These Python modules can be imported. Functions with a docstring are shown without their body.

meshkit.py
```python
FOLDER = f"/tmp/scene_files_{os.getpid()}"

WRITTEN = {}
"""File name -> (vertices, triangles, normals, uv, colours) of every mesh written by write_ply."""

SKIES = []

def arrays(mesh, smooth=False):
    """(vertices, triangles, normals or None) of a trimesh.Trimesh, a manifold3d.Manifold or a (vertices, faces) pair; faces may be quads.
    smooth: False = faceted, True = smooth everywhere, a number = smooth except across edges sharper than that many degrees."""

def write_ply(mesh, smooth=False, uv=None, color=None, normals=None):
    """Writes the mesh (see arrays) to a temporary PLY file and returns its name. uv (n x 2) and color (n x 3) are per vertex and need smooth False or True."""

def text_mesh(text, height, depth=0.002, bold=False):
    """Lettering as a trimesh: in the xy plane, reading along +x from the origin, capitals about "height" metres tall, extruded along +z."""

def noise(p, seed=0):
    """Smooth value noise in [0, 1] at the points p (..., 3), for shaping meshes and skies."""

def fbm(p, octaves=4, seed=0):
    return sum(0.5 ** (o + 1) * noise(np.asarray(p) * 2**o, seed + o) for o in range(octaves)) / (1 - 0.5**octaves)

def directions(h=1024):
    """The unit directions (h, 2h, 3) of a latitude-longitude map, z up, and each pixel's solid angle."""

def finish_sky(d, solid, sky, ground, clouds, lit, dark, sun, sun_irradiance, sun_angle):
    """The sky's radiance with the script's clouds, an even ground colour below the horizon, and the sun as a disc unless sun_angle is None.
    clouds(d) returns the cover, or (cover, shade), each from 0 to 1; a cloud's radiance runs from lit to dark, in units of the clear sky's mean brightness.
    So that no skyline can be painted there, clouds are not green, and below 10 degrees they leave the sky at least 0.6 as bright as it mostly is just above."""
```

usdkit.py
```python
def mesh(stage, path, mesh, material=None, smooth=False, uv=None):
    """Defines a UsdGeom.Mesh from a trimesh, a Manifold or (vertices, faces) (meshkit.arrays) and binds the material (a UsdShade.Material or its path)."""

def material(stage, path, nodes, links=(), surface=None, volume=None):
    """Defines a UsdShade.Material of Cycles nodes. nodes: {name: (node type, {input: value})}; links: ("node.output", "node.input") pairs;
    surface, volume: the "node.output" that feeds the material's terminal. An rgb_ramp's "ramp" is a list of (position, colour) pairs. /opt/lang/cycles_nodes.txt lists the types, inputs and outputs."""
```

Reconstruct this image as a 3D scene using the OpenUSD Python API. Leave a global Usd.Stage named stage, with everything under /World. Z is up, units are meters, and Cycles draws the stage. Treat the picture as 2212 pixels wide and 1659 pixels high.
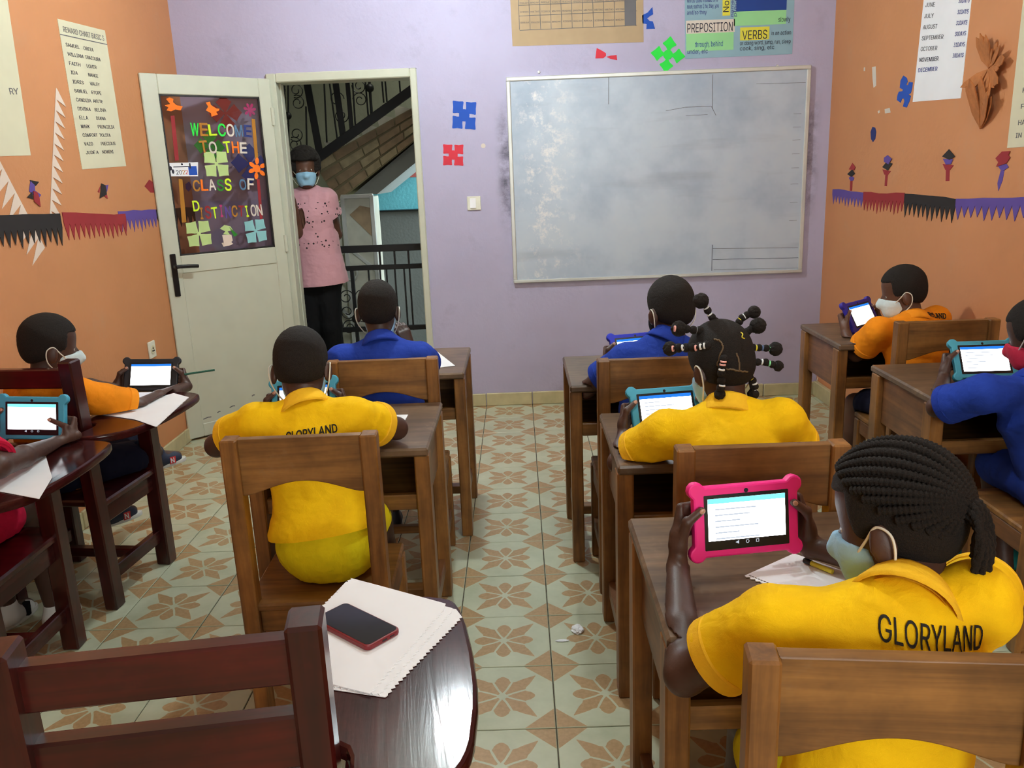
import math, random
import numpy as np
import trimesh
import manifold3d as m3
import shapely
import shapely.geometry as sg
from shapely import affinity
from scipy.spatial import cKDTree
import usdkit, meshkit
from pxr import Usd, UsdGeom, UsdLux, UsdShade, Gf, Sdf, Vt

stage = Usd.Stage.CreateInMemory()
UsdGeom.SetStageUpAxis(stage, UsdGeom.Tokens.z)
UsdGeom.SetStageMetersPerUnit(stage, 1.0)
UsdGeom.Xform.Define(stage, '/World')
UsdGeom.Scope.Define(stage, '/World/Looks')
PI = math.pi
V = lambda *a: np.array(a, float)

# ------------------------------------------------------------------ camera, exposure, lights
cam = UsdGeom.Camera.Define(stage, '/World/camera')
cam.CreateHorizontalApertureAttr(36.0)
cam.CreateVerticalApertureAttr(27.0)
cam.CreateFocalLengthAttr(29.546)
cam.CreateClippingRangeAttr(Gf.Vec2f(0.05, 60))
cam.CreateExposureAttr(0.75)
_R, _U, _F = V(.9992639, .00399184, -.0381539), V(.03600395, .24574166, .96866648), V(-.01324276, .96932714, -.24541705)
UsdGeom.Xformable(cam).AddTransformOp().Set(Gf.Matrix4d(*_R, 0, *_U, 0, *(-_F), 0, .24882, -5.29606, 1.48003, 1))

def lamp_xf(light, pos, to):
    z = V(*pos) - V(*to); z /= np.linalg.norm(z)
    x = np.cross([0, 0, 1.0] if abs(z[2]) < .99 else [0, 1.0, 0], z); x /= np.linalg.norm(x); y = np.cross(z, x)
    UsdGeom.Xformable(light).AddTransformOp().Set(Gf.Matrix4d(*x, 0, *y, 0, *z, 0, *map(float, pos), 1))

def rect(name, pos, to, w, h, power, col):
    l = UsdLux.RectLight.Define(stage, '/World/' + name)
    l.CreateWidthAttr(w); l.CreateHeightAttr(h); l.CreateIntensityAttr(power); l.CreateColorAttr(Gf.Vec3f(*col))
    lamp_xf(l, pos, to); return l

BULB = (-.14, -1.45, 2.72)             # the ceiling bulb just above the frame
BULB2 = (.75, -3.5, 2.72)           # a second one behind the camera
BULB_POWER = 440.0
rect('rear_fill_light', (.9, -7.35, 1.75), (.3, -2, 1.0), 1.9, 1.2, 7.5, (.95, 1.0, .98))     # added fill from behind the camera; the rear wall has no window
rect('stair_window_light', (2.6, 2.55, 1.6), (.2, 2.9, .9), 1.0, .9, 80, (.80, .95, 1.0))       # daylight on the far stairwell wall
rect('stair_glow_light', (-.5, 1.6, 3.1), (-.6, 1.8, 1.0), .8, .5, 4.0, (1.0, .97, .85))

# ------------------------------------------------------------------ scene tree helpers
_used = {}
def numbered(parent, name):
    k = (parent, name); n = _used.get(k, -1) + 1; _used[k] = n
    return name if n == 0 else '%s_%03d' % (name, n)

def tag(p, label=None, cat=None, group=None, kind=None):
    p = p.GetPrim() if hasattr(p, 'GetPrim') else p
    for k, v in (('label', label), ('category', cat), ('group', group), ('kind', kind)):
        if v: p.SetCustomDataByKey(k, v)
    return p

def place(x, loc=(0, 0, 0), rz=0, M=None):
    xf = UsdGeom.Xformable(x)
    if M is not None:
        xf.AddTransformOp().Set(Gf.Matrix4d(*[float(v) for v in np.array(M).T.ravel()]))
    elif any(loc) or rz:
        xf.AddTranslateOp().Set(Gf.Vec3d(*map(float, loc)))
        if rz: xf.AddRotateZOp().Set(float(rz))

def thing(name, label, cat, loc=(0, 0, 0), rz=0, group=None, kind=None, M=None):
    x = UsdGeom.Xform.Define(stage, '/World/' + numbered('/World', name))
    place(x, loc, rz, M)
    return tag(x, label, cat, group, kind)

def obj(name, mesh, mat, parent=None, smooth=30, **kw):
    base = str(parent.GetPath()) if parent is not None else '/World'
    path = base + '/' + numbered(base, name)
    m = usdkit.mesh(stage, path, mesh, '/World/Looks/' + mat, smooth)
    if kw: tag(m, **kw)
    return m.GetPrim()

def dup(root, label, loc, rz=0, group=None):
    was = root.GetCustomData()
    r = thing(root.GetName().rstrip('0123456789').rstrip('_'), label, was['category'], loc, rz, group or was.get('group'))
    r.GetReferences().AddInternalReference(root.GetPath()); r.SetInstanceable(True)
    return r

# ------------------------------------------------------------------ mesh helpers
cat_ = trimesh.util.concatenate
def box(lo, hi, b=.003):
    lo, hi = np.minimum(lo, hi).astype(float), np.maximum(lo, hi).astype(float)
    b = min(b, .3 * float((hi - lo).min()))
    if b <= 0: return trimesh.creation.box(bounds=[lo, hi])
    p = []
    for s in np.ndindex(2, 2, 2):
        c = np.where(s, hi, lo); d = np.where(s, -b, b)
        for ax in range(3):
            q = c + d; q[ax] = c[ax]; p.append(q)
    return trimesh.convex.convex_hull(np.array(p))

def hullpts(p): return trimesh.convex.convex_hull(np.asarray(p, float))

def beam(a, b, w, t, bev=.003, side=(1, 0, 0)):
    "a board from a to b, w wide along side, t thick"
    a, b = V(*a), V(*b); d = b - a; L = np.linalg.norm(d); z = d / L
    x = V(*side) - z * np.dot(side, z); x /= np.linalg.norm(x); y = np.cross(z, x)
    m = box((-w / 2, -t / 2, 0), (w / 2, t / 2, L), bev)
    T = np.eye(4); T[:3, 0], T[:3, 1], T[:3, 2], T[:3, 3] = x, y, z, a
    return m.apply_transform(T)

def tube(pts, r, sides=8, closed=False):
    p = np.asarray(pts, float); n = len(p)
    t = np.roll(p, -1, 0) - np.roll(p, 1, 0) if closed else np.gradient(p, axis=0)
    t /= np.linalg.norm(t, axis=1, keepdims=True) + 1e-12
    up = V(0, 0, 1) if abs(t[0, 2]) < .9 else V(1, 0, 0)
    A = []; a = np.cross(t[0], up)
    for k in range(n):
        a = a - t[k] * np.dot(a, t[k]); a /= np.linalg.norm(a) + 1e-12; A.append(a)
    A = np.array(A); B = np.cross(t, A)
    an = np.arange(sides) * 2 * PI / sides
    rr = np.broadcast_to(r, (n,))[:, None, None]
    v = p[:, None] + rr * (np.cos(an)[None, :, None] * A[:, None] + np.sin(an)[None, :, None] * B[:, None])
    f = []
    m = n if closed else n - 1
    for i in range(m):
        i2 = (i + 1) % n
        for j in range(sides):
            j2 = (j + 1) % sides
            f += [[i * sides + j, i * sides + j2, i2 * sides + j2], [i * sides + j, i2 * sides + j2, i2 * sides + j]]
    v = v.reshape(-1, 3)
    if not closed:
        c0, c1 = len(v), len(v) + 1; v = np.vstack([v, p[0], p[-1]])
        for j in range(sides):
            j2 = (j + 1) % sides
            f += [[c0, j2, j], [c1, (n - 1) * sides + j, (n - 1) * sides + j2]]
    return trimesh.Trimesh(v, np.array(f), process=False)

def spline(pts, n=12):
    p = np.asarray(pts, float); p = np.vstack([2 * p[0] - p[1], p, 2 * p[-1] - p[-2]]); out = []
    for i in range(1, len(p) - 2):
        t = np.linspace(0, 1, n, endpoint=False)[:, None]
        a, b, c, d = p[i - 1:i + 3]
        out.append(.5 * (2 * b + (c - a) * t + (2 * a - 5 * b + 4 * c - d) * t * t + (3 * b - a - 3 * c + d) * t ** 3))
    return np.vstack(out + [p[-2:-1]])

def lathe(prof, n=24, axis=None, origin=(0, 0, 0)):
    m = trimesh.creation.revolve(np.asarray(prof, float), sections=n)
    T = np.eye(4)
    if axis is not None: T = trimesh.geometry.align_vectors([0, 0, 1], axis)
    T = np.array(T); T[:3, 3] = origin
    return m.apply_transform(T)

def ball(c, r, sub=2, sc=(1, 1, 1)):
    m = trimesh.creation.icosphere(subdivisions=sub, radius=1.0)
    m.apply_scale(np.array(sc) * r); m.apply_translation(c); return m

def prism(poly, d, d0=0.0):
    "a shapely polygon (or points) pushed along +z from d0 to d0+d"
    if not hasattr(poly, 'geoms') and not isinstance(poly, sg.Polygon): poly = sg.Polygon(poly)
    if not poly.is_valid: poly = poly.buffer(0)
    gs = [g for g in getattr(poly, 'geoms', [poly]) if g.area > 1e-9]
    m = cat_([trimesh.creation.extrude_polygon(g, d, engine='earcut') for g in gs])
    m.apply_translation((0, 0, d0)); return m

def bevel_slab(poly, d, b):
    "a slab with rounded top and bottom edges"
    steps = [(0, b), (b * .3, b * .3), (b, 0), (d - b, 0), (d - b * .3, b * .3), (d, b)]
    poly = sg.Polygon(poly) if not isinstance(poly, sg.Polygon) else poly
    c = m3.CrossSection([np.array(poly.exterior.coords)[:-1]], m3.FillRule.NonZero)
    P = np.array(poly.exterior.coords)[:-1]
    rings = []
    cen = np.array(poly.representative_point().coords[0])
    n = len(P); nxt = np.roll(P, -1, 0) - P; nxt /= np.linalg.norm(nxt, axis=1, keepdims=True)
    if not poly.exterior.is_ccw: nxt = -nxt
    no = np.stack([nxt[:, 1], -nxt[:, 0]], 1); no = no + np.roll(no, 1, 0); no /= np.linalg.norm(no, axis=1, keepdims=True)
    for z, i in steps: rings.append(np.c_[P - no * i, np.full(n, z)])
    v = np.vstack(rings); f = []
    for r in range(len(rings) - 1):
        for j in range(n):
            k = (j + 1) % n; a, b2, c2, d2 = r * n + j, r * n + k, (r + 1) * n + k, (r + 1) * n + j
            f += [[a, b2, c2], [a, c2, d2]]
    if not poly.exterior.is_ccw: f = [x[::-1] for x in f]
    vt, ft = trimesh.creation.triangulate_polygon(sg.Polygon(rings[-1][:, :2]), engine='earcut')
    v = np.vstack([v, np.c_[vt, np.full(len(vt), d)], np.c_[vt, np.zeros(len(vt))]])
    o = len(rings) * n
    f = np.vstack([f, np.array(ft) + o, np.array(ft)[:, ::-1] + o + len(vt)])
    return trimesh.Trimesh(v, f, process=False)

class Frame:
    def __init__(s, o, u, v):
        s.o, s.u, s.v = V(*o), V(*u), V(*v); s.u /= np.linalg.norm(s.u); s.v /= np.linalg.norm(s.v); s.n = np.cross(s.u, s.v)
        s.M = np.eye(4); s.M[:3, 0], s.M[:3, 1], s.M[:3, 2], s.M[:3, 3] = s.u, s.v, s.n, s.o
    def __call__(s, m): return m.copy().apply_transform(s.M)
    def at(s, a, b, c=0): return s.o + s.u * a + s.v * b + s.n * c

XL, XR, YR, ZC = -1.745, 2.15, -7.4, 2.95
BACK, LEFT, RIGHT = Frame((0, 0, 0), (1, 0, 0), (0, 0, 1)), Frame((XL, 0, 0), (0, 1, 0), (0, 0, 1)), Frame((XR, 0, 0), (0, -1, 0), (0, 0, 1))
_txt = {}
def text(s, a, b, w=None, h=.02, depth=.0006, rot=0, bold=False, shear=0, off=.0):
    "lettering in a frame's plane: lower left corner (a, b), w wide"
    if (s, bold) not in _txt: _txt[(s, bold)] = meshkit.text_mesh(s, 1.0, 1.0, bold)
    m = _txt[(s, bold)].copy(); lo, hi = m.bounds
    m.apply_translation((-lo[0], 0, -lo[2])); m.apply_scale(((w / (hi[0] - lo[0])) if w else h, h, depth / (hi[2] - lo[2])))
    if shear: m.vertices[:, 1] += shear * m.vertices[:, 0]
    if rot: m.apply_transform(trimesh.transformations.rotation_matrix(math.radians(rot), (0, 0, 1)))
    m.apply_translation((a, b, off)); return m

def stroke(pts, w, d=.0006, off=0.0):
    return prism(sg.LineString(pts).buffer(w / 2, cap_style=2, quad_segs=2), d, off)

# ------------------------------------------------------------------ materials
def lin(r, g=None, b=None):
    c = np.array(r if g is None else (r, g, b), float) / 255
    return tuple(np.where(c <= .04045, c / 12.92, ((c + .055) / 1.055) ** 2.4))
def look(name, nodes, links, surface='p.BSDF'): usdkit.material(stage, '/World/Looks/' + name, nodes, links, surface)

def plain(name, col, rough=.5, metal=0, bump=0, bscale=200, spec=.5, sheen=0, var=.06, vscale=9, coat=0):
    c = np.array(lin(*col))
    n = {'t': ('texture_coordinate', {}), 'n': ('noise_texture', {'scale': vscale, 'detail': 3}),
         'r': ('rgb_ramp', {'ramp': [(.3, tuple(c * (1 - var))), (.7, tuple(np.minimum(c * (1 + var), 1)))]}),
         'p': ('principled_bsdf', {'roughness': rough, 'metallic': metal, 'specular_ior_level': spec, 'sheen_weight': sheen, 'coat_weight': coat})}
    l = [('t.object', 'n.vector'), ('n.fac', 'r.fac'), ('r.color', 'p.base_color')]
    if bump:
        n['b'] = ('noise_texture', {'scale': bscale, 'detail': 4}); n['bb'] = ('bump', {'strength': bump, 'distance': .002})
        l += [('t.object', 'b.vector'), ('b.fac', 'bb.height'), ('bb.normal', 'p.normal')]
    look(name, n, l)

def paint(name, col, worn, rough=.6, scale=1.6):
    "wall paint: uneven roller tone, scuffs, fine plaster relief"
    c, w = np.array(lin(*col)), np.array(lin(*worn))
    n = {'t': ('texture_coordinate', {}), 'n': ('noise_texture', {'scale': scale, 'detail': 6, 'roughness': .6}),
         'r': ('rgb_ramp', {'ramp': [(.3, tuple(c * .93)), (.52, tuple(c)), (.75, tuple(c * 1.06))]}),
         'm': ('noise_texture', {'scale': 3.3, 'detail': 8, 'roughness': .68}), 'mr': ('rgb_ramp', {'ramp': [(.56, (0, 0, 0)), (.74, (.55, .55, .55))]}),
         'x': ('mix', {'color2': tuple(w)}), 'b': ('noise_texture', {'scale': 42, 'detail': 5}), 'bb': ('bump', {'strength': .35, 'distance': .004}),
         'p': ('principled_bsdf', {'roughness': rough, 'specular_ior_level': .35})}
    look(name, n, [('t.object', 'n.vector'), ('t.object', 'm.vector'), ('t.object', 'b.vector'), ('n.fac', 'r.fac'), ('m.fac', 'mr.fac'), ('mr.color', 'x.fac'),
                   ('r.color', 'x.color1'), ('x.color', 'p.base_color'), ('b.fac', 'bb.height'), ('bb.normal', 'p.normal')])

def wood(name, dark, light, axis, rough=.42, coat=.15, scale=1.0, worn=None, spec=.4):
    s = [34 * scale] * 3; s['xyz'.index(axis)] = 2.2 * scale
    d, l_ = np.array(lin(*dark)), np.array(lin(*light)); w = np.array(lin(*(worn or light)))
    n = {'t': ('texture_coordinate', {}), 'oi': ('object_info', {}), 'vm': ('vector_math', {'math_type': 'add'}), 'm': ('mapping', {'scale': tuple(s)}),
         'n': ('noise_texture', {'scale': 1, 'detail': 7, 'roughness': .62, 'distortion': .4}),
         'r': ('rgb_ramp', {'ramp': [(.25, tuple(d)), (.5, tuple(d * .45 + l_ * .55)), (.72, tuple(l_))]}),
         'n2': ('noise_texture', {'scale': 5.5, 'detail': 5, 'roughness': .65}), 'r2': ('rgb_ramp', {'ramp': [(.35, (.62, .6, .6)), (.65, (1.1, 1.1, 1.1))]}),
         'x': ('mix', {'mix_type': 'multiply', 'fac': 1.0}), 'r3': ('rgb_ramp', {'ramp': [(.6, (0, 0, 0)), (.78, (.5, .5, .5))]}), 'n3': ('noise_texture', {'scale': 11, 'detail': 6, 'roughness': .7}),
         'x2': ('mix', {'color2': tuple(w)}), 'bb': ('bump', {'strength': .18, 'distance': .002}),
         'p': ('principled_bsdf', {'roughness': rough, 'coat_weight': coat, 'coat_roughness': .25, 'specular_ior_level': spec})}
    look(name, n, [('t.object', 'vm.vector1'), ('oi.location', 'vm.vector2'), ('vm.vector', 'm.vector'), ('m.vector', 'n.vector'), ('vm.vector', 'n2.vector'), ('vm.vector', 'n3.vector'),
                   ('n.fac', 'r.fac'), ('n2.fac', 'r2.fac'), ('n3.fac', 'r3.fac'), ('r.color', 'x.color1'), ('r2.color', 'x.color2'), ('x.color', 'x2.color1'), ('r3.color', 'x2.fac'),
                   ('x2.color', 'p.base_color'), ('n.fac', 'bb.height'), ('bb.normal', 'p.normal')])

def cloth(name, col, scale=900, var=.10, rough=.85):
    c = np.array(lin(*col))
    n = {'t': ('texture_coordinate', {}), 'n': ('noise_texture', {'scale': 14, 'detail': 5}), 'r': ('rgb_ramp', {'ramp': [(.3, tuple(c * (1 - var))), (.7, tuple(np.minimum(c * (1 + var), 1)))]}),
         'b': ('noise_texture', {'scale': scale, 'detail': 2}), 'w': ('noise_texture', {'scale': 22, 'detail': 4, 'distortion': 1.2}), 'add': ('math', {'math_type': 'multiply_add', 'value2': .12}),
         'bb': ('bump', {'strength': .5, 'distance': .006}), 'p': ('principled_bsdf', {'roughness': rough, 'specular_ior_level': .2, 'sheen_weight': .25, 'sheen_roughness': .5, 'sheen_tint': tuple(c)})}
    look(name, n, [('t.object', 'n.vector'), ('t.object', 'b.vector'), ('t.object', 'w.vector'), ('n.fac', 'r.fac'), ('r.color', 'p.base_color'), ('b.fac', 'add.value1'), ('w.fac', 'add.value3'),
                   ('add.value', 'bb.height'), ('bb.normal', 'p.normal')])

def glow(name, col, power):
    look(name, {'e': ('emission', {'color': lin(*col), 'strength': power})}, [], 'e.emission')


paint('orange_paint', (202, 138, 92), (196, 146, 108))
# lavender wall, with grey smudges at the whiteboard's left edge, grey mottling at its right
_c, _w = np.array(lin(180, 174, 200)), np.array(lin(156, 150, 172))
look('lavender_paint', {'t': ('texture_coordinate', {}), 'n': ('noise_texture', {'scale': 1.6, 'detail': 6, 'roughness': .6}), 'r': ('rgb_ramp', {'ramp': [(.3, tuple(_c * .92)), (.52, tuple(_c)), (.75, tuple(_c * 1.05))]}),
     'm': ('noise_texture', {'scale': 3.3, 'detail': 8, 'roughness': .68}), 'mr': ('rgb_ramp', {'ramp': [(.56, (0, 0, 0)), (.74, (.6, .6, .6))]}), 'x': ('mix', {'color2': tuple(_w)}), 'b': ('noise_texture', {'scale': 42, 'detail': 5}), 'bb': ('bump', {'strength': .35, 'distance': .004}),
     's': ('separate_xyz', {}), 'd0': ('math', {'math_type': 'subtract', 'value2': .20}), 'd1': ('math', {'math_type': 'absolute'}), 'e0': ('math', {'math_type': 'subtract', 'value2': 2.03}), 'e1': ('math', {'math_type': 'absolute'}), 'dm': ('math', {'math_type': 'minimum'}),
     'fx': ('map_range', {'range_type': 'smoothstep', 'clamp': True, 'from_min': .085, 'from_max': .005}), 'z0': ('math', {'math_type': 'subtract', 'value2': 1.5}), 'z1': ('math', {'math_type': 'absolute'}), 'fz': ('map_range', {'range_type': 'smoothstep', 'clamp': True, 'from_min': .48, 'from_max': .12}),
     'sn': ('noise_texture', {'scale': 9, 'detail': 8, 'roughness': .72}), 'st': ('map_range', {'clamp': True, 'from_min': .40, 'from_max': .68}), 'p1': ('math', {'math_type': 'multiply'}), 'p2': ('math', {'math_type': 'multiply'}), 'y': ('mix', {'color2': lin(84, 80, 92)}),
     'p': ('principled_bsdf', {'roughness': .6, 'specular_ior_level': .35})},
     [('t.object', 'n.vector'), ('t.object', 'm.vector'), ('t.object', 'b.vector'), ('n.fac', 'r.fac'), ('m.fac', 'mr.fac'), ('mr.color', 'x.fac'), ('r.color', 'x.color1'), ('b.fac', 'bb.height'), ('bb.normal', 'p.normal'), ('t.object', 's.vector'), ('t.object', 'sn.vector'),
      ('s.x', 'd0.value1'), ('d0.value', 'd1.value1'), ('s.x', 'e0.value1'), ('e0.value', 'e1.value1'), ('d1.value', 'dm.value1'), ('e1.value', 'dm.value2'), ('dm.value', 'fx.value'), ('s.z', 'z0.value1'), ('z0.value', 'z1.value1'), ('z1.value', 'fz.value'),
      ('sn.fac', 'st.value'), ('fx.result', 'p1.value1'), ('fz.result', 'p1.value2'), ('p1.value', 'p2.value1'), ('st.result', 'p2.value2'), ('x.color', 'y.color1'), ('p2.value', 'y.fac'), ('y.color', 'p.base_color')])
paint('white_paint', (200, 196, 184), (170, 166, 154))
paint('stair_plaster', (150, 150, 130), (120, 120, 104))
paint('soffit_plaster', (128, 130, 126), (110, 110, 106))
paint('teal_paint', (120, 206, 218), (100, 190, 206))
paint('coral_paint', (220, 120, 110), (190, 100, 90))
plain('aluminium_white', (196, 198, 180), .38, bump=.05, bscale=60, var=.03)
plain('door_gasket', (28, 24, 24), .6)
plain('black_plastic', (16, 16, 18), .35)
plain('black_iron', (14, 14, 15), .45, bump=.2, bscale=160)
plain('silver_trim', (205, 206, 200), .35, metal=.35)
plain('white_plastic', (225, 222, 205), .35)
plain('glazed_cream', (186, 181, 152), .18, bump=.12, bscale=35, var=.06, vscale=4, spec=.5)
plain('skirting_tile', (190, 180, 140), .3, bump=.1, bscale=30, var=.12, vscale=12)
plain('grout', (74, 66, 50), .9)
plain('old_grout', (150, 140, 108), .9)
plain('stone_cladding', (150, 126, 96), .55, bump=.4, bscale=40, var=.22, vscale=11)
plain('stone_cladding_pale', (166, 150, 116), .55, bump=.4, bscale=40, var=.2, vscale=11)
plain('marble_white', (196, 194, 178), .3, var=.1)
plain('paper', (206, 206, 198), .8, var=.03)
plain('white_paper', (238, 238, 240), .8, var=.02)
plain('cream_paper', (214, 208, 178), .85, var=.03)
plain('brown_paper', (176, 152, 120), .9, var=.06)
plain('blue_card', (142, 176, 190), .85, var=.04)
plain('green_tape', (150, 214, 150), .8, var=.03)
plain('yellow_slip', (222, 214, 70), .8, var=.03)
plain('cream_slip', (214, 204, 192), .8, var=.03)
plain('navy_tape', (24, 62, 140), .7, var=.05)
plain('ink', (44, 44, 58), .8)
plain('faded_ink', (104, 102, 104), .8)
plain('blue_ink', (58, 62, 130), .8)
plain('blue_foam', (28, 78, 176), .8, var=.05)
plain('red_foam', (206, 50, 66), .8, var=.05)
plain('green_foam', (44, 226, 72), .8, var=.05)
plain('orange_foam', (255, 122, 20), .75, var=.03)
plain('lime_foam', (206, 240, 40), .75, var=.03)
plain('mint_foam', (186, 210, 138), .8, var=.04)
plain('sky_foam', (140, 196, 200), .8, var=.04)
plain('dark_red_foam', (128, 40, 34), .8, var=.05)
plain('dark_green_foam', (44, 128, 40), .8, var=.05)
plain('dark_blue_foam', (34, 48, 110), .8, var=.05)
plain('pink_foam', (176, 52, 110), .8, var=.05)
plain('ochre_foam', (176, 118, 34), .8, var=.05)
plain('steel_blue_foam', (84, 118, 150), .8, var=.05)
plain('purple_card', (92, 70, 150), .8, var=.05)
plain('maroon_card', (150, 38, 44), .8, var=.05)
plain('black_card', (32, 26, 26), .8, var=.05)
plain('white_card', (226, 206, 190), .8, var=.03)
plain('terracotta_relief', (176, 108, 56), .8, bump=.5, bscale=60, var=.18, vscale=30)
wood('oak_x', (88, 56, 26), (160, 112, 56), 'x', worn=(126, 102, 74))
wood('oak_y', (76, 46, 28), (140, 94, 56), 'y', worn=(120, 98, 74))
wood('oak_z', (90, 56, 26), (164, 112, 54), 'z', worn=(120, 88, 58))
wood('oak_top', (76, 58, 44), (126, 100, 74), 'x', rough=.4, worn=(136, 120, 98))
wood('mahogany_x', (36, 7, 6), (80, 14, 11), 'x', rough=.24, coat=.5, worn=(84, 22, 18))
wood('mahogany_y', (40, 14, 14), (74, 28, 26), 'y', rough=.13, coat=.0, worn=(62, 32, 32), spec=.28)
wood('mahogany_z', (36, 7, 7), (72, 15, 12), 'z', rough=.26, coat=.4, worn=(80, 22, 18))
glow('bulb_glow', (236, 251, 255), BULB_POWER)
glow('bulb_glow_dim', (236, 250, 255), BULB_POWER * .45)
glow('screen_white', (250, 252, 255), 1.7)
glow('screen_blue', (40, 120, 220), .8)
glow('screen_cyan', (120, 220, 235), 1.0)
glow('screen_grey', (170, 178, 190), .9)
glow('screen_dim', (60, 80, 110), .4)
look('pane_glass', {'tr': ('transparent_bsdf', {'color': (.86, .83, .84)}), 'g': ('glossy_bsdf', {'roughness': .03}), 'f': ('fresnel', {'IOR': 1.5}), 'm': ('mix_closure', {})},
     [('f.fac', 'm.fac'), ('tr.BSDF', 'm.closure1'), ('g.BSDF', 'm.closure2')], 'm.closure')
# whiteboard: cool white enamel with a wiped and scratched left side
look('board_enamel', {'t': ('texture_coordinate', {}), 'n': ('noise_texture', {'scale': 2.4, 'detail': 6, 'roughness': .6}), 'r': ('rgb_ramp', {'ramp': [(.3, lin(158, 172, 190)), (.55, lin(184, 195, 208)), (.75, lin(194, 202, 210))]}),
     'n2': ('noise_texture', {'scale': 11, 'detail': 8, 'roughness': .75}), 'sx': ('separate_xyz', {}),
     'dx': ('map_range', {'range_type': 'smoothstep', 'clamp': True, 'from_min': .72, 'from_max': .42, 'to_min': 0, 'to_max': 1}),
     'dx2': ('map_range', {'range_type': 'smoothstep', 'clamp': True, 'from_min': .22, 'from_max': .36, 'to_min': 0, 'to_max': 1}),
     'mu0': ('math', {'math_type': 'multiply'}), 'th': ('map_range', {'clamp': True, 'from_min': .52, 'from_max': .66}), 'mu': ('math', {'math_type': 'multiply'}), 'x': ('mix', {'color2': lin(226, 222, 220)}),
     'm3': ('mapping', {'scale': (1.2, 1, 9)}), 'n3': ('noise_texture', {'scale': 1, 'detail': 6}), 'th3': ('map_range', {'clamp': True, 'from_min': .58, 'from_max': .8, 'to_max': .35}), 'x3': ('mix', {'color2': lin(120, 120, 132)}),
     'p': ('principled_bsdf', {'roughness': .3, 'specular_ior_level': .4})},
     [('t.object', 'n.vector'), ('t.object', 'n2.vector'), ('t.object', 'sx.vector'), ('sx.x', 'dx.value'), ('sx.x', 'dx2.value'), ('dx.result', 'mu0.value1'), ('dx2.result', 'mu0.value2'),
      ('n2.fac', 'th.value'), ('th.result', 'mu.value1'), ('mu0.value', 'mu.value2'), ('n.fac', 'r.fac'), ('r.color', 'x.color1'), ('mu.value', 'x.fac'), ('t.object', 'm3.vector'), ('m3.vector', 'n3.vector'),
      ('n3.fac', 'th3.value'), ('x.color', 'x3.color1'), ('th3.result', 'x3.fac'), ('x3.color', 'p.base_color')])
# floor tile: glazed cream with a printed flower, told apart by the mesh's own colour attribute
look('floor_tile', {'a': ('attribute', {'attribute': 'print'}), 't': ('geometry', {}), 'n': ('noise_texture', {'scale': 5, 'detail': 6, 'roughness': .65}),
     'r': ('rgb_ramp', {'ramp': [(.3, lin(174, 178, 150)), (.6, lin(192, 195, 168)), (.8, lin(200, 202, 176))]}), 'n2': ('noise_texture', {'scale': 90, 'detail': 3}),
     'r2': ('rgb_ramp', {'ramp': [(.3, lin(164, 134, 94)), (.7, lin(180, 148, 108))]}), 'x': ('mix', {}), 'bb': ('bump', {'strength': .1, 'distance': .002}), 'n4': ('noise_texture', {'scale': 30, 'detail': 3}),
     'p': ('principled_bsdf', {'roughness': .3, 'specular_ior_level': .35})},
     [('t.position', 'n.vector'), ('t.position', 'n2.vector'), ('t.position', 'n4.vector'), ('n.fac', 'r.fac'), ('n2.fac', 'r2.fac'), ('a.fac', 'x.fac'), ('r.color', 'x.color1'), ('r2.color', 'x.color2'), ('x.color', 'p.base_color'),
      ('n4.fac', 'bb.height'), ('bb.normal', 'p.normal')])

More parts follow.
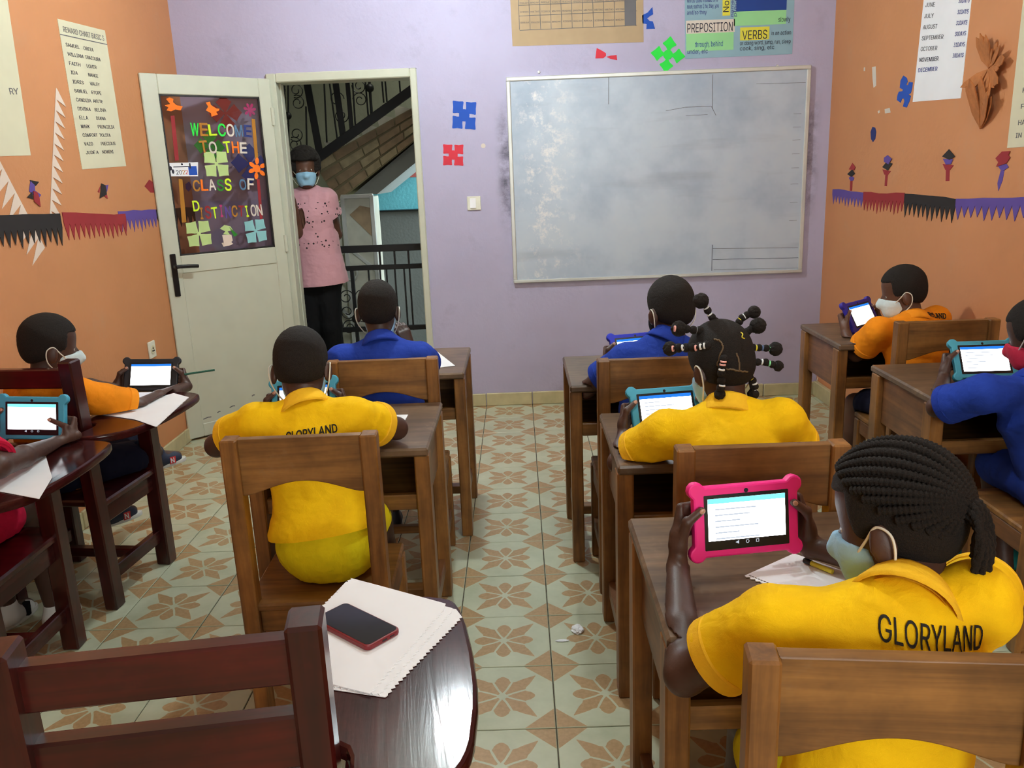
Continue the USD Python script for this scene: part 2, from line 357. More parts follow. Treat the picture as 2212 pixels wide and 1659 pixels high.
# ------------------------------------------------------------------ the room
T = .3
DX0, DX1, DZ = -1.215, -.318, 2.095          # door frame, outer
def struct(name, mesh, mat, parent=None, **kw):
    o = obj(name, mesh, mat, parent, smooth=False, **kw)
    if parent is None: tag(o, kind='structure')
    return o
def sthing(name, label=None):
    x = UsdGeom.Xform.Define(stage, '/World/' + numbered('/World', name)); return tag(x, label, kind='structure')

wb = sthing('wall_back', 'lavender painted classroom wall with a doorway and a whiteboard')
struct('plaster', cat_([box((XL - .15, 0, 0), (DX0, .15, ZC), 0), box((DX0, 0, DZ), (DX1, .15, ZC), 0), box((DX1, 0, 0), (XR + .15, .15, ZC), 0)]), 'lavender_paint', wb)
wl = sthing('wall_left', 'orange painted left wall with paper charts and zigzag paper borders')
struct('plaster', box((XL - .15, YR, 0), (XL, 0, ZC), 0), 'orange_paint', wl)
wr = sthing('wall_right', 'orange painted right wall with a calendar sheet and paper arrows')
struct('plaster', box((XR, YR, 0), (XR + .15, 0, ZC), 0), 'orange_paint', wr)
rear = sthing('wall_rear'); struct('plaster', box((XL - .15, YR - .15, 0), (XR + .15, YR, ZC), 0), 'white_paint', rear)
ce = sthing('ceiling'); struct('plaster', box((XL - .15, YR - .15, ZC), (XR + .15, .15, ZC + .1), 0), 'white_paint', ce)

# a lavender return at both ends of the back wall (the lavender runs a hand's width round the corner is not painted: corners are sharp)
fl = sthing('floor', 'cream glazed floor tiles printed with brown flowers and corner diamonds')
struct('bed', box((XL - .1, YR - .1, -.05), (XR + .1, .02, -.0035), 0), 'grout', fl)

def petal_shapes():
    "the print of one tile, in tile units -0.5..0.5: eight petals and four corner triangles"
    out = []
    for k in range(4):
        r = 90 * k
        half = [(.042, .024), (.10, .054), (.165, .082), (.225, .104), (.236, .142), (.262, .180), (.285, .225), (.330, .325)]
        long = half + [(y, x) for x, y in half[::-1]]
        half = [(.052, 0), (.105, .032), (.17, .058), (.222, .082), (.246, .070), (.272, .062), (.300, .038), (.316, .014), (.318, 0)]
        short = half + [(x, -y) for x, y in half[-2:0:-1]]
        for q in (long, short): out.append(affinity.rotate(sg.Polygon(q).buffer(0), r, origin=(0, 0)))
        out.append(affinity.rotate(sg.Polygon([(.5, .5), (.205, .5), (.5, .205)]), r, origin=(0, 0)))
    return out
def tile_mesh():
    g, S = .0017, T
    inn = sg.box(-.5 * S + g + .0015, -.5 * S + g + .0015, .5 * S - g - .0015, .5 * S - g - .0015)
    ps = [affinity.scale(p, S, S, origin=(0, 0)).intersection(inn) for p in petal_shapes()]
    u = shapely.union_all(ps); v, f, c = [], [], []; n = 0
    for poly, val in [(inn.difference(u), 0.)] + [(p, 1.) for p in ps]:
        for q in getattr(poly, 'geoms', [poly]):
            if q.area < 1e-8: continue
            a, t = trimesh.creation.triangulate_polygon(q, engine='earcut')
            a, t = np.array(a), np.array(t)
            A = np.cross(a[t[:, 1]] - a[t[:, 0]], a[t[:, 2]] - a[t[:, 0]]); t[A < 0] = t[A < 0][:, ::-1]
            v.append(np.c_[a, np.zeros(len(a))]); f.append(t + n); c += [val] * len(a); n += len(a)
    h = .5 * S - g
    o, i2 = [(-h, -h), (h, -h), (h, h), (-h, h)], [(x - np.sign(x) * .0015, y - np.sign(y) * .0015) for x, y in [(-h, -h), (h, -h), (h, h), (-h, h)]]
    rim = np.array([(x, y, 0) for x, y in i2] + [(x, y, -.0015) for x, y in o] + [(x, y, -.006) for x, y in o])
    q = []
    for a in (0, 4):
        for j in range(4):
            k = (j + 1) % 4; q += [[n + a + 4 + j, n + a + 4 + k, n + a + k], [n + a + 4 + j, n + a + k, n + a + j]]
    v.append(rim); f.append(np.array(q)); c += [0.] * 12
    return np.vstack(v), np.vstack(f), np.array(c, np.float32)
tv, tf, tc = tile_mesh()
rt = random.Random(5)
X0, Y0 = .0057, -.298                        # a tile corner
for r in range(19):
    for k in range(-6, 8):
        x0, x1 = X0 + k * T, X0 + (k + 1) * T
        y1 = Y0 - (r - 1) * T; y0 = y1 - T
        if x1 < XL or x0 > XR: continue
        m = trimesh.Trimesh(tv.copy(), tf, process=False)
        rz = rt.choice((0, 90, 180, 270)); m.apply_transform(trimesh.transformations.rotation_matrix(math.radians(rz), (0, 0, 1)))
        m.apply_transform(trimesh.transformations.rotation_matrix(rt.uniform(-.0012, .0012), (1, .5, 0)))
        m.apply_translation(((x0 + x1) / 2, (y0 + y1) / 2, rt.uniform(-.0004, .0004)))
        p = obj('tile', m, 'floor_tile', fl, smooth=False)
        UsdGeom.PrimvarsAPI(p).CreatePrimvar('print', Sdf.ValueTypeNames.FloatArray, 'vertex').Set(Vt.FloatArray.FromNumpy(tc))
struct('far_tiling', box((XL, YR, -.004), (XR, Y0 - 18 * T, 0), 0), 'glazed_cream', fl)

def skirting(name, pieces):
    b = sthing(name)
    for lo, hi in pieces:
        obj('tile', box(lo, hi, .004), 'skirting_tile', b, smooth=False)
sk = []
xs = [DX1 + .002] + [X0 + k * T for k in range(-1, 8) if DX1 + .05 < X0 + k * T < XR] + [XR]
for a, b in zip(xs, xs[1:]): sk.append(((a + .002, -.014, 0), (b - .002, .002, .083 + rt.uniform(-.003, .003))))
skirting('baseboard_back', sk + [((XL, -.014, 0), (DX0 - .004, .002, .083))])
ys = list(np.arange(-.02, -5.6, -.3))
skirting('baseboard_left', [((XL, b + .002, 0), (XL + .014, a - .002, .083)) for a, b in zip(ys, ys[1:])])
skirting('baseboard_right', [((XR - .028, b + .002, 0), (XR, a - .002, .095)) for a, b in zip(ys, ys[1:])])

# ------------------------------------------------------------------ door: white aluminium frame and the leaf swung into the room
d = sthing('door_1', 'white aluminium door standing open, glass upper panel with cut-out letters')
tag(d, cat='door')
def jamb(x0, x1, z0, z1): return cat_([box((x0, -.022, z0), (x1, .16, z1), .006)])
obj('door_frame', jamb(DX0, DX0 + .058, 0, DZ), 'aluminium_white', d); obj('door_frame', jamb(DX1 - .040, DX1, 0, DZ), 'aluminium_white', d)
obj('door_frame', jamb(DX0 + .058, DX1 - .040, DZ - .052, DZ), 'aluminium_white', d)
obj('door_stop', cat_([box((DX0 + .058, .06, 0), (DX0 + .066, .09, DZ - .05), .002), box((DX1 - .048, .06, 0), (DX1 - .040, .09, DZ - .05), .002)]), 'aluminium_white', d)
HIN, FRE = V(-1.185, -.045, 0), V(-1.735, -.565, 0)
LW = float(np.linalg.norm(HIN - FRE)); DOOR = Frame(FRE, HIN - FRE, (0, 0, 1))     # u from the free edge to the hinge, n towards the room
LT = 2.063; th = .036
def leaf(a0, a1, b0, b1, d0=-th, d1=0., bev=.004): return DOOR(box((a0, b0, d0), (a1, b1, d1), bev))
ga0, ga1, gb0, gb1 = .092, LW - .075, 1.085, LT - .105      # glass opening
obj('stile', leaf(0, ga0, .012, LT), 'aluminium_white', d); obj('stile', leaf(ga1, LW, .012, LT), 'aluminium_white', d)
obj('rail', leaf(ga0, ga1, gb1, LT), 'aluminium_white', d); obj('rail', leaf(ga0, ga1, gb0 - .10, gb0), 'aluminium_white', d); obj('rail', leaf(ga0, ga1, .012, .09), 'aluminium_white', d)
pan = obj('lower_panel', leaf(ga0 - .002, ga1 + .002, .088, gb0 - .098, -th + .008, -.006, .002), 'aluminium_white', d)
gm = lambda a0, a1, b0, b1: cat_([leaf(a0, a1, b1 - .009, b1, -.014, -.004, .001), leaf(a0, a1, b0, b0 + .009, -.014, -.004, .001), leaf(a0, a0 + .009, b0, b1, -.014, -.004, .001), leaf(a1 - .009, a1, b0, b1, -.014, -.004, .001)])
obj('gasket', gm(ga0, ga1, gb0, gb1), 'door_gasket', d)
glass = obj('glass', leaf(ga0 + .002, ga1 - .002, gb0 + .002, gb1 - .002, -.021, -.016, 0), 'pane_glass', d, smooth=False)
for k, (a, b, w) in enumerate(((.10, .115, .05), (.19, .135, .02), (.27, .15, .035), (.42, .19, .02))):
    obj('scuff', DOOR(stroke([(a, b), (a + w * .6, b + .006), (a + w, b + .004)], .006, .0008, -.006)), 'faded_ink', d, smooth=False)
h_ = obj('handle', cat_([DOOR(box((.030, .86, 0), (.062, 1.10, .010), .005)), DOOR(box((.036, 1.018, .008), (.056, 1.040, .05), .004)), DOOR(tube(spline([(.046, 1.03, .046), (.07, 1.03, .052), (.12, 1.028, .054), (.165, 1.024, .052)], 5), .0105, 10))]), 'black_plastic', d)
obj('hinge', cat_([lathe([(0, z), (.011, z), (.011, z + .10), (0, z + .10)], 12).apply_translation((HIN[0], HIN[1] - .004, 0)) for z in (.25, 1.05, 1.8)]), 'aluminium_white', d)

GO = -.0155                                  # stickers sit on the room side of the glass
def sticker(name, poly, mat, label=None, off=0.0, thick=.0012):
    o = obj(name, DOOR(prism(poly, thick, GO + off)), mat, glass, smooth=False)
    if label: tag(o, label)
    return o
def letters(word, quad, cols, hs=None):
    "quad: lower-left, lower-right, upper-left of the whole word in the glass plane"
    (a0, b0), (a1, b1), (a2, b2) = quad; n = len(word); h = b2 - b0
    step = (a1 - a0) / n
    rj = random.Random(word)
    for i, ch in enumerate(word):
        if ch == ' ': continue
        w = step * (.40 if ch == 'I' else .90)
        t = text(ch, 0, 0, w, h * rj.uniform(.9, 1.06), .0014, rot=rj.uniform(-5, 5), bold=True)
        t.apply_translation((a0 + step * i + (step * .9 - w) / 2, b0 + (b1 - b0) * i / n + rj.uniform(-.004, .004), GO + .0012))
        o = obj('letter', DOOR(t), cols[i], glass, smooth=False)
def flower(c, r, rot=0, notch=.12, sq=.86):
    "four-petal paper flower with slits, like a clover"
    q = []
    for k in range(4):
        p = sg.Polygon([(.03, .03), (notch * .5, .36), (.10, .60), (.12, .98), (.50, .92), (sq + .06, sq + .06), (.92, .50), (.98, .12), (.60, .10), (.36, notch * .5)]).buffer(.03).buffer(-.02)
        q.append(affinity.rotate(p, 90 * k, origin=(0, 0)))
    u = shapely.union_all(q + [sg.Point(0, 0).buffer(.15, quad_segs=3)])
    u = affinity.rotate(affinity.scale(u, r, r, origin=(0, 0)), rot, origin=(0, 0))
    return affinity.translate(u, *c)
def daisy(c, r, n=6, rot=0, seed=1):
    rj = random.Random(seed); q = [sg.Point(0, 0).buffer(.42 * r, quad_segs=4)]
    for k in range(n):
        a = math.radians(rot + 360 * k / n); e = affinity.scale(sg.Point(0, 0).buffer(1, quad_segs=5), r * .36, r * .22); L = rj.uniform(.62, .8)
        q.append(affinity.translate(affinity.rotate(e, math.degrees(a), origin=(0, 0)), r * L * math.cos(a), r * L * math.sin(a)))
    return affinity.translate(shapely.union_all(q), *c)
letters('WELCOME', [(0.248,1.743),(0.618,1.735),(0.259,1.808)], ('green_foam', 'ochre_foam', 'lime_foam', 'green_foam', 'cream_slip', 'steel_blue_foam', 'dark_blue_foam'))
letters('TO', [(0.291,1.648),(0.395,1.646),(0.3,1.711)], ('ochre_foam', 'cream_slip'))
letters('THE', [(0.432,1.648),(0.577,1.641),(0.44,1.71)], ('lime_foam', 'orange_foam', 'cream_slip'))
letters('CLASS OF', [(0.22,1.438),(0.596,1.433),(0.229,1.502)], ('ochre_foam', 'orange_foam', 'cream_slip', 'dark_green_foam', 'lime_foam', 'ink', 'steel_blue_foam', 'cream_slip'))
letters('D', [(0.206,1.328),(0.249,1.326),(0.213,1.385)], ('lime_foam',))
letters('ISTINCTION', [(0.232,1.285),(0.634,1.276),(0.241,1.35)], ('ochre_foam', 'maroon_card', 'lime_foam', 'pink_foam', 'purple_card', 'ochre_foam', 'maroon_card', 'lime_foam', 'cream_slip', 'cream_slip'))
G = lambda pts: pts
for (p, q), r, mt, rot in (([(0.376,1.585),(-0.603,2.362)], .072, 'mint_foam', 0), ([(0.221,1.2),(-0.603,2.362)], .072, 'mint_foam', 2), ([(0.572,1.189),(-0.603,2.362)], .068, 'sky_foam', 4)):
    sticker('paper_flower', flower(p, r, rot), mt)
sticker('paper_flower', flower([(0.35,1.682),(-0.603,2.362)][0], .070, 40), 'dark_green_foam', 'dark green paper flower behind the letter O', -.004)
sticker('paper_flower', flower([(0.468,1.866),(-0.603,2.362)][0], .078, 48), 'dark_red_foam', 'dark red paper flower', -.004)
sticker('paper_flower', flower([(0.584,1.58),(-0.603,2.362)][0], .090, 40), 'dark_blue_foam', 'dark blue paper flower', -.004)
sticker('paper_daisy', daisy([(0.622,1.553),(-0.603,2.362)][0], .056, 6, 20, 2), 'orange_foam')
sticker('paper_daisy', daisy([(0.622,1.886),(-0.603,2.362)][0], .038, 7, 10, 3), 'pink_foam', 'pink paper daisy', -.004)
sticker('paper_daisy', [(0.134,1.935),(0.153,1.943),(0.175,1.936),(0.17,1.919),(0.188,1.903),(0.222,1.898),(0.206,1.876),(0.178,1.881),(0.153,1.87),(0.128,1.875),(0.141,1.89),(0.122,1.901),(0.153,1.909)], 'orange_foam', 'torn orange paper daisy')
sticker('paper_daisy', [(0.357,1.921),(0.382,1.927),(0.385,1.909),(0.416,1.89),(0.435,1.89),(0.428,1.878),(0.411,1.872),(0.42,1.857),(0.403,1.852),(0.38,1.844),(0.38,1.864),(0.352,1.879),(0.368,1.899)], 'orange_foam', 'torn orange paper daisy beside the dark red flower')
sticker('paper_strip', [(0.147,1.846),(0.168,1.849),(0.161,1.61),(0.138,1.607)], 'maroon_card', 'dark red paper strip')
sticker('paper_strip', [(0.624,1.837),(0.645,1.835),(0.639,1.616),(0.618,1.614)], 'ochre_foam', 'ochre paper strip')
sticker('paper_strip', [(0.615,1.491),(0.633,1.493),(0.626,1.26),(0.607,1.255)], 'maroon_card')
sticker('paper_strip', [(0.145,1.51),(0.166,1.506),(0.157,1.269),(0.131,1.269)], 'ochre_foam')
sticker('torn_paper', [(0.349,1.136),(0.404,1.142),(0.42,1.125),(0.392,1.116),(0.358,1.114)], 'white_card', None, 0)
sticker('torn_paper', [(0.349,1.219),(0.379,1.238),(0.415,1.228),(0.427,1.205),(0.394,1.2),(0.409,1.177),(0.364,1.186),(0.38,1.201)], 'mint_foam', 'folded mint green paper scrap', .001)
sticker('torn_paper', [(0.406,1.226),(0.455,1.176),(0.43,1.165),(0.417,1.198)], 'dark_green_foam', 'dark green paper curl', .001)
sticker('torn_paper', [(0.358,1.181),(0.415,1.179),(0.419,1.144),(0.378,1.118),(0.364,1.121)], 'white_card', 'torn white paper scrap', .001)
ck = [(0.095,1.596),(0.268,1.597),(0.258,1.519),(0.09,1.524)]
cal = sticker('sticker', sg.Polygon(ck), 'white_paper', 'white and blue printed sticker with the figures 2022', .001)
(ca, cb), cw_, ch_ = ck[3], ck[2][0] - ck[3][0], ck[0][1] - ck[3][1]
obj('sticker_print', DOOR(prism(sg.box(ca + cw_ * .70, cb + .003, ca + cw_ * .985, cb + ch_ * .72), .0004, GO + .0024)), 'blue_foam', glass, smooth=False)
for i, (ch, mt) in enumerate((('2', 'ink'), ('0', 'black_card'), ('2', 'ochre_foam'), ('2', 'red_foam'))):
    obj('sticker_print', DOOR(text(ch, ca + cw_ * (.27 + .105 * i), cb + ch_ * .12, cw_ * .085, ch_ * .32, .0006, off=GO + .0024)), mt, glass, smooth=False)
obj('sticker_print', DOOR(cat_([prism(sg.box(ca + cw_ * .2, cb + ch_ * .66, ca + cw_ * .76, cb + ch_ * .73), .0005, GO + .0024), prism(sg.Point(ca + cw_ * .5, cb + ch_ * .88).buffer(ch_ * .08), .0005, GO + .0024), prism(sg.box(ca + cw_ * .74, cb + ch_ * .55, ca + cw_ * .79, cb + ch_ * .95), .0006, GO + .003),
    prism(affinity.scale(sg.Point(ca + cw_ * .1, cb + ch_ * .6).buffer(ch_ * .14), .8, 1.2), .0005, GO + .0024), prism(affinity.scale(sg.Point(ca + cw_ * .17, cb + ch_ * .36).buffer(ch_ * .14), .7, 1.2), .0005, GO + .0024)])), 'ink', glass, smooth=False)

# ------------------------------------------------------------------ whiteboard
W0, W1, WZ0, WZ1 = .212, 2.016, .797, 2.02
bd = thing('whiteboard', 'large wall whiteboard with a silver frame and faint pen lines', 'whiteboard')
obj('writing_surface', box((W0 + .012, -.020, WZ0 + .012), (W1 - .012, -.002, WZ1 - .012), 0), 'board_enamel', bd, smooth=False)
fr = .024
for lo, hi in (((W0, -.028, WZ0 + fr * .8), (W0 + fr, 0, WZ1 - fr)), ((W1 - fr, -.028, WZ0 + fr * .8), (W1, 0, WZ1 - fr)), ((W0, -.028, WZ1 - fr), (W1, 0, WZ1)), ((W0, -.030, WZ0), (W1, 0, WZ0 + fr * .8))):
    obj('frame', box(lo, hi, .004), 'silver_trim', bd)
BZ = .0202
def wl_(pts, w=.003, mt='faded_ink'): obj('pen_line', BACK(stroke(pts, w, .0004, BZ)), mt, bd, smooth=False)
wl_([(0.821,2.006),(0.819,1.844)]); wl_([(1.436,1.988),(1.437,1.794)]); wl_([(1.16,1.794),(1.279,1.81),(1.431,1.81),(1.46,1.756)], .0026); wl_([(1.28,1.762),(1.41,1.763)], .002); wl_([(1.696,1.926),(1.987,1.922)], .002)
wl_([(1.454,0.828),(1.453,0.99)], .003, 'ink'); wl_([(1.457,0.967),(1.987,0.95)], .0022); wl_([(1.458,0.898),(1.99,0.889)], .0022, 'ink'); wl_([(1.465,0.834),(2.004,0.825)], .0018)
for y in (250, 278, 305, 335, 365, 400, 440, 480): wl_([tuple([(1.923,2.381),(-2.723,2.562)][0][:1]) + (2.02 - (y - 150) * .00273,), (1.97, 2.02 - (y - 150) * .00273)], .0018)
for x, z in ([(0.409,2.043),(1.821,2.022)]): obj('screw', cat_([lathe([(0, 0), (.009, 0), (.007, .006), (0, .008)], 12, (0, -1, 0), (x, -.001, z))]), 'silver_trim', bd)

sw = thing('light_switch', 'white light switch on the lavender wall between door and whiteboard', 'light switch')
x, z = [(-0.014,1.297),(-2.723,2.562)][0]
obj('plate', box((x - .042, -.009, z - .042), (x + .042, 0, z + .042), .005), 'white_plastic', sw)
obj('rocker', hullpts([(x + s * .018 - .006, y, z + t) for s in (-1, 1) for y, t in ((-.009, -.03), (-.009, .03), (-.017, -.028), (-.012, .028))]), 'white_paper', sw)
so = thing('wall_socket', 'white wall socket low on the orange wall beside the door', 'socket')
y, z = [(-0.877,0.624),(-1.743,2.206)][0]
obj('plate', box((XL, y - .04, z - .045), (XL + .010, y + .04, z + .045), .005), 'white_plastic', so)
obj('pin_well', lathe([(0, 0), (.022, 0), (.024, .003), (.018, .003), (.016, .001), (0, .001)], 20, (1, 0, 0), (XL + .010, y, z)), 'cream_paper', so)
obj('pin_hole', cat_([ball((XL + .0135, y + dy, z + dz), .004, 1) for dy, dz in ((0, .008), (-.008, -.006), (.008, -.006))]), 'black_plastic', so)

# the bulb that lights the room, just above the frame
for lb_, at_, mt_ in (('lit bulb hanging from the ceiling in front of the whiteboard', BULB, 'bulb_glow'), ('lit bulb hanging from the ceiling above the back row', BULB2, 'bulb_glow_dim')):
    bu = thing('ceiling_bulb', lb_, 'lamp', at_)
    obj('bulb', lathe([(0, -.062)] + [(.058 * math.sin(a), -.058 * math.cos(a)) for a in np.linspace(.1, 2.5, 12)] + [(.014, .062), (0, .062)], 20), mt_, bu, smooth=True)
    obj('socket', lathe([(0, .058), (.02, .058), (.02, .11), (.012, .125), (0, .125)], 16), 'white_plastic', bu)
    obj('flex', tube([(0, 0, .12), (0, 0, ZC - BULB[2])], .004, 6), 'white_plastic', bu)

# ------------------------------------------------------------------ the stairwell beyond the door
sf = sthing('floor_landing'); struct('slab', box((-2.6, .15, -.12), (1.4, 1.02, 0), 0), 'glazed_cream', sf)
struct('lower_slab', box((-2.6, 1.02, -1.45), (1.4, 3.3, -1.35), 0), 'stair_plaster', sf)
sw_ = sthing('wall_stairwell', 'dim plastered stairwell wall with a turquoise dado')
yf = 3.05
struct('plaster', box((-2.7, yf + .001, -1.4), (1.5, yf + .1, 3.4), 0), 'stair_plaster', sw_)
(xa, _, zb), (_, _, zt) = (-1.119,3.02,1.158), (-0.881,3.02,1.459)
(_, _, zc) = (-0.738,3.02,1.592)
struct('dado', box((xa - .02, yf - .03, zb), (1.4, yf, zt), .004), 'teal_paint', sw_)
struct('dado_band', box((xa - .02, yf - .03, zt), (1.4, yf, zc + .2), .004), 'coral_paint', sw_)
struct('sill', box((xa - .06, yf - .10, zb - .012), (1.4, yf, zb), .004), 'black_iron', sw_)
struct('lower_panel', box((xa - .06, yf - .05, -1.35), (1.4, yf, zb - .012), 0), 'soffit_plaster', sw_)
struct('side', cat_([box((-2.8, .15, -1.4), (-2.6, 3.2, 3.4), 0), box((1.4, .15, -1.4), (1.5, 2.2, 3.4), 0), box((-2.8, .15, 3.3), (1.5, 3.2, 3.4), 0)]), 'stair_plaster', sw_)

YS = 2.05
st = thing('staircase', 'flight of stairs clad in stone tiles rising behind the doorway', 'staircase')
TLc, TRc, BRc, BLc = V(*(-1.461,2.05,1.611)), V(*(-0.533,2.05,2.052)), V(*(-0.551,2.05,1.783)), V(*(-1.278,2.05,1.282))
def bil(s, t): return (TLc * (1 - s) + TRc * s) * (1 - t) + (BLc * (1 - s) + BRc * s) * t
ext = 1.9
def bil2(s, t): return bil(s, t)
rs_ = random.Random(11)
core = [bil2(s, t) + V(0, dy, 0) for s, t in ((0, 0), (ext, 0), (ext, 1), (0, 1)) for dy in (.012, .9)]
obj('stringer', hullpts(core), 'old_grout', st, smooth=False)
rows = 4
for r in range(rows):
    t0, t1 = r / rows, (r + 1) / rows; s = -.0 - rs_.random() * .12
    while s < ext:
        s2 = s + rs_.uniform(.16, .30); a, b = max(s, 0) + .006, min(s2, ext) - .006; s = s2
        if b - a < .02: continue
        dy = rs_.uniform(-.004, .004)
        c = [bil2(x, y) for x, y in ((a, t0 + .03), (b, t0 + .03), (b, t1 - .03), (a, t1 - .03))]
        obj('stone_tile', hullpts([p + V(0, -.006 + dy, 0) for p in c] + [p + V(0, .016, 0) for p in c]), rs_.choice(('stone_cladding', 'stone_cladding_pale')), st, smooth=False)
sof = [V(*(-1.146,2.05,1.339)), V(*(-0.552,2.05,1.772)), V(*(-0.563,2.05,1.595)), V(*(-0.945,2.05,1.331))]
sdir = (sof[1] - sof[0])
obj('soffit', hullpts([p + V(0, dy, 0) for p in (sof[0], sof[1] + sdir * .9, sof[2] + sdir * .9, sof[3]) for dy in (.02, .9)]), 'soffit_plaster', st, smooth=False)
obj('step_edge', cat_([hullpts([p + V(0, dy, 0) for p in (bil2(s, -.30), bil2(s + .02, -.30), bil2(s + .14, 0), bil2(s, 0)) for dy in (.02, .9)]) for s in np.arange(.16, ext, .155)]), 'marble_white', st, smooth=False)

YB = 1.98
br = thing('stair_railing', 'black wrought iron stair railing with scrolls above the stone clad stairs', 'railing')
def B(p, q, w=.02, t=.012): return beam(p, q, w, t, .002)
obj('bottom_rail', B((-1.46,1.98,1.61), (-0.477,1.98,2.218), .075, .03), 'black_iron', br)
for p, q, w in (((-1.442,1.98,2.348), (-1.378,1.98,1.652), .060), ((-1.204,1.98,2.339), (-1.172,1.98,1.793), .052), ((-1.102,1.98,2.335), (-1.097,1.98,1.857), .036)):
    obj('flat_bar', B(p, q, w), 'black_iron', br)
for p, q in (((-1.287,1.98,2.342), (-1.313,1.98,1.769)), ((-1.253,1.98,2.341), (-1.223,1.98,1.78)), ((-1.459,1.98,2.061), (-1.487,1.98,1.694)), ((-1.056,1.98,2.334), (-1.065,1.98,1.87)),
             ((-0.954,1.98,2.33), (-0.951,1.98,1.939)), ((-0.818,1.98,2.324), (-0.815,1.98,2.065)), ((-0.792,1.98,2.323), (-0.788,1.98,2.072)), ((-0.675,1.98,2.319), (-0.673,1.98,2.132)),
             ((-1.612,1.98,2.355), (-1.659,1.98,1.644)), ((-1.578,1.98,2.354), (-1.644,1.98,1.643))):
    obj('baluster', tube([p, q], .0075, 6), 'black_iron', br)
obj('baluster', tube([(-0.92,1.98,2.328), (-0.922,1.98,1.967)], .012, 8), 'black_iron', br)
for c, r in (((-1.615,1.98,1.994), .030), ((-0.92,1.98,2.185), .034)): obj('knob', ball(c, r, 2, (1, 1, 1.05)), 'black_iron', br)
def scroll(c, r, turns=1.4, a0=0, mir=1, par=br):
    t = np.linspace(0, 1, 22); rr = r * (1 - .72 * t); an = a0 + mir * t * turns * 2 * PI
    p = np.stack([c[0] + rr * np.cos(an), np.full(22, c[1]), c[2] + rr * np.sin(an)], 1)
    obj('scroll', tube(p, .0042, 5), 'black_iron', par)
for c, mir, a0 in (((-1.526,1.98,2.19), 1, -2), ((-1.525,1.98,2.093), -1, 2), ((-1.561,1.98,1.845), 1, -2.5), ((-1.581,1.98,1.764), -1, 2), ((-1.652,1.98,2.192), -1, -1), ((-1.673,1.98,2.098), 1, 1),
                   ((-1.201,1.98,2.109), 1, 0), ((-1.175,1.98,1.977), -1, 0), ((-1.006,1.98,2.203), 1, 3), ((-1.008,1.98,2.095), -1, 3), ((-1.665,1.98,1.886), 1, .5)):
    scroll(c, .062 if c[2] < 2.9 else .05, 1.4, a0, mir)

pl = thing('newel_pillar', 'white panelled stair pillar with metal corner strips behind the guard rail', 'pillar')
pa, pb = V(*(-1.187,1.75,1.274)), V(*(-0.924,1.75,1.323))
x0, x1, zt_ = pa[0], pb[0], pb[2]
obj('post', box((x0, 1.75, -1.35), (x1, 2.02, zt_), .004), 'marble_white', pl)
obj('post', box((x0 - .24, 1.86, -1.35), (x0, 2.02, zt_ - .07), .004), 'marble_white', pl)
for xx in (x0 + .012, x1 - .012): obj('corner_strip', box((xx - .018, 1.728, -1.35), (xx + .018, 1.752, zt_ + .01), .004), 'silver_trim', pl)
obj('top_strip', box((x0, 1.73, zt_ - .012), (x1, 1.77, zt_ + .022), .004), 'silver_trim', pl)
obj('top_strip', box((x0 - .24, 1.84, zt_ - .075), (x0, 1.88, zt_ - .05), .004), 'silver_trim', pl)
obj('wall_tile', hullpts([(x, y, z) for x, z in ((x0 + .06, zt_ - .14), (x0 + .15, zt_ - .07), (x1 - .03, zt_ - .09), (x1 - .035, zt_ - .32), (x0 + .15, zt_ - .22)) for y in (1.74, 1.752)]), 'stone_cladding', pl)
for s in (-1, 1):
    c = x0 + .02
    obj('diagonal_strip', beam((c, 1.74, zt_ - .40), (c + s * .22, 1.74 + (.11 if s < 0 else 0), zt_ - .60), .03, .012), 'silver_trim', pl)
    obj('diagonal_strip', beam((c, 1.74, zt_ - 1.02), (c + s * .22, 1.74 + (.11 if s < 0 else 0), zt_ - .82), .03, .012), 'silver_trim', pl)
obj('ring', tube([(x0 + .03 + .055 * math.cos(a), 1.725, zt_ - .62 + .055 * math.sin(a)) for a in np.linspace(0, 2 * PI, 24, endpoint=False)], .010, 6, True), 'silver_trim', pl)

gr = thing('guard_rail', 'black iron guard rail on the landing behind the standing woman', 'railing')
for a, b, w in (((-1.397,0.98,0.964), (-0.298,0.98,0.933), .050), ((-1.411,0.98,0.824), (-0.306,0.98,0.796), .036), ((-1.458,0.98,0.363), (-0.333,0.98,0.328), .036)):
    obj('rail', box((-1.7, .965, a[2] - w / 2), (.35, .995, a[2] + w / 2), .003), 'black_iron', gr)
zr0, zr1 = (-0.896,0.98,0.342)[2], (-0.858,0.98,0.81)[2]
for x in ((-0.873,0.98,0.749)[0], (-0.787,0.98,0.746)[0], (-0.739,0.98,0.744)[0], (-0.676,0.98,0.741)[0], (-0.607,0.98,0.739)[0], (-0.566,0.98,0.737)[0], (-1.309,0.98,0.765)[0], (-1.209,0.98,0.761)[0], -.25, -.1, .05, .2, -1.35, -1.5):
    obj('bar', box((x - .006, .974, zr0), (x + .006, .986, zr1), 0), 'black_iron', gr)
for x in ((-0.78,0.98,0.883)[0], (-0.67,0.98,0.879)[0], (-0.567,0.98,0.875)[0]): obj('bar', box((x - .007, .974, zr1), (x + .007, .986, (-0.847,0.98,0.95)[2]), 0), 'black_iron', gr)
px_ = (-0.996,0.98,0.614)[0]
obj('post', box((px_ - .013, .967, -.02), (px_ + .013, .993, zr1), .002), 'black_iron', gr)
obj('post', box((.32, .967, 0), (.345, .993, zr1), .002), 'black_iron', gr); obj('post', box((-1.7, .967, 0), (-1.67, .993, zr1), .002), 'black_iron', gr)
obj('knob', ball((px_, .98, (-1.011,0.98,0.439)[2]), .034, 2, (1, 1, .8)), 'black_iron', gr)
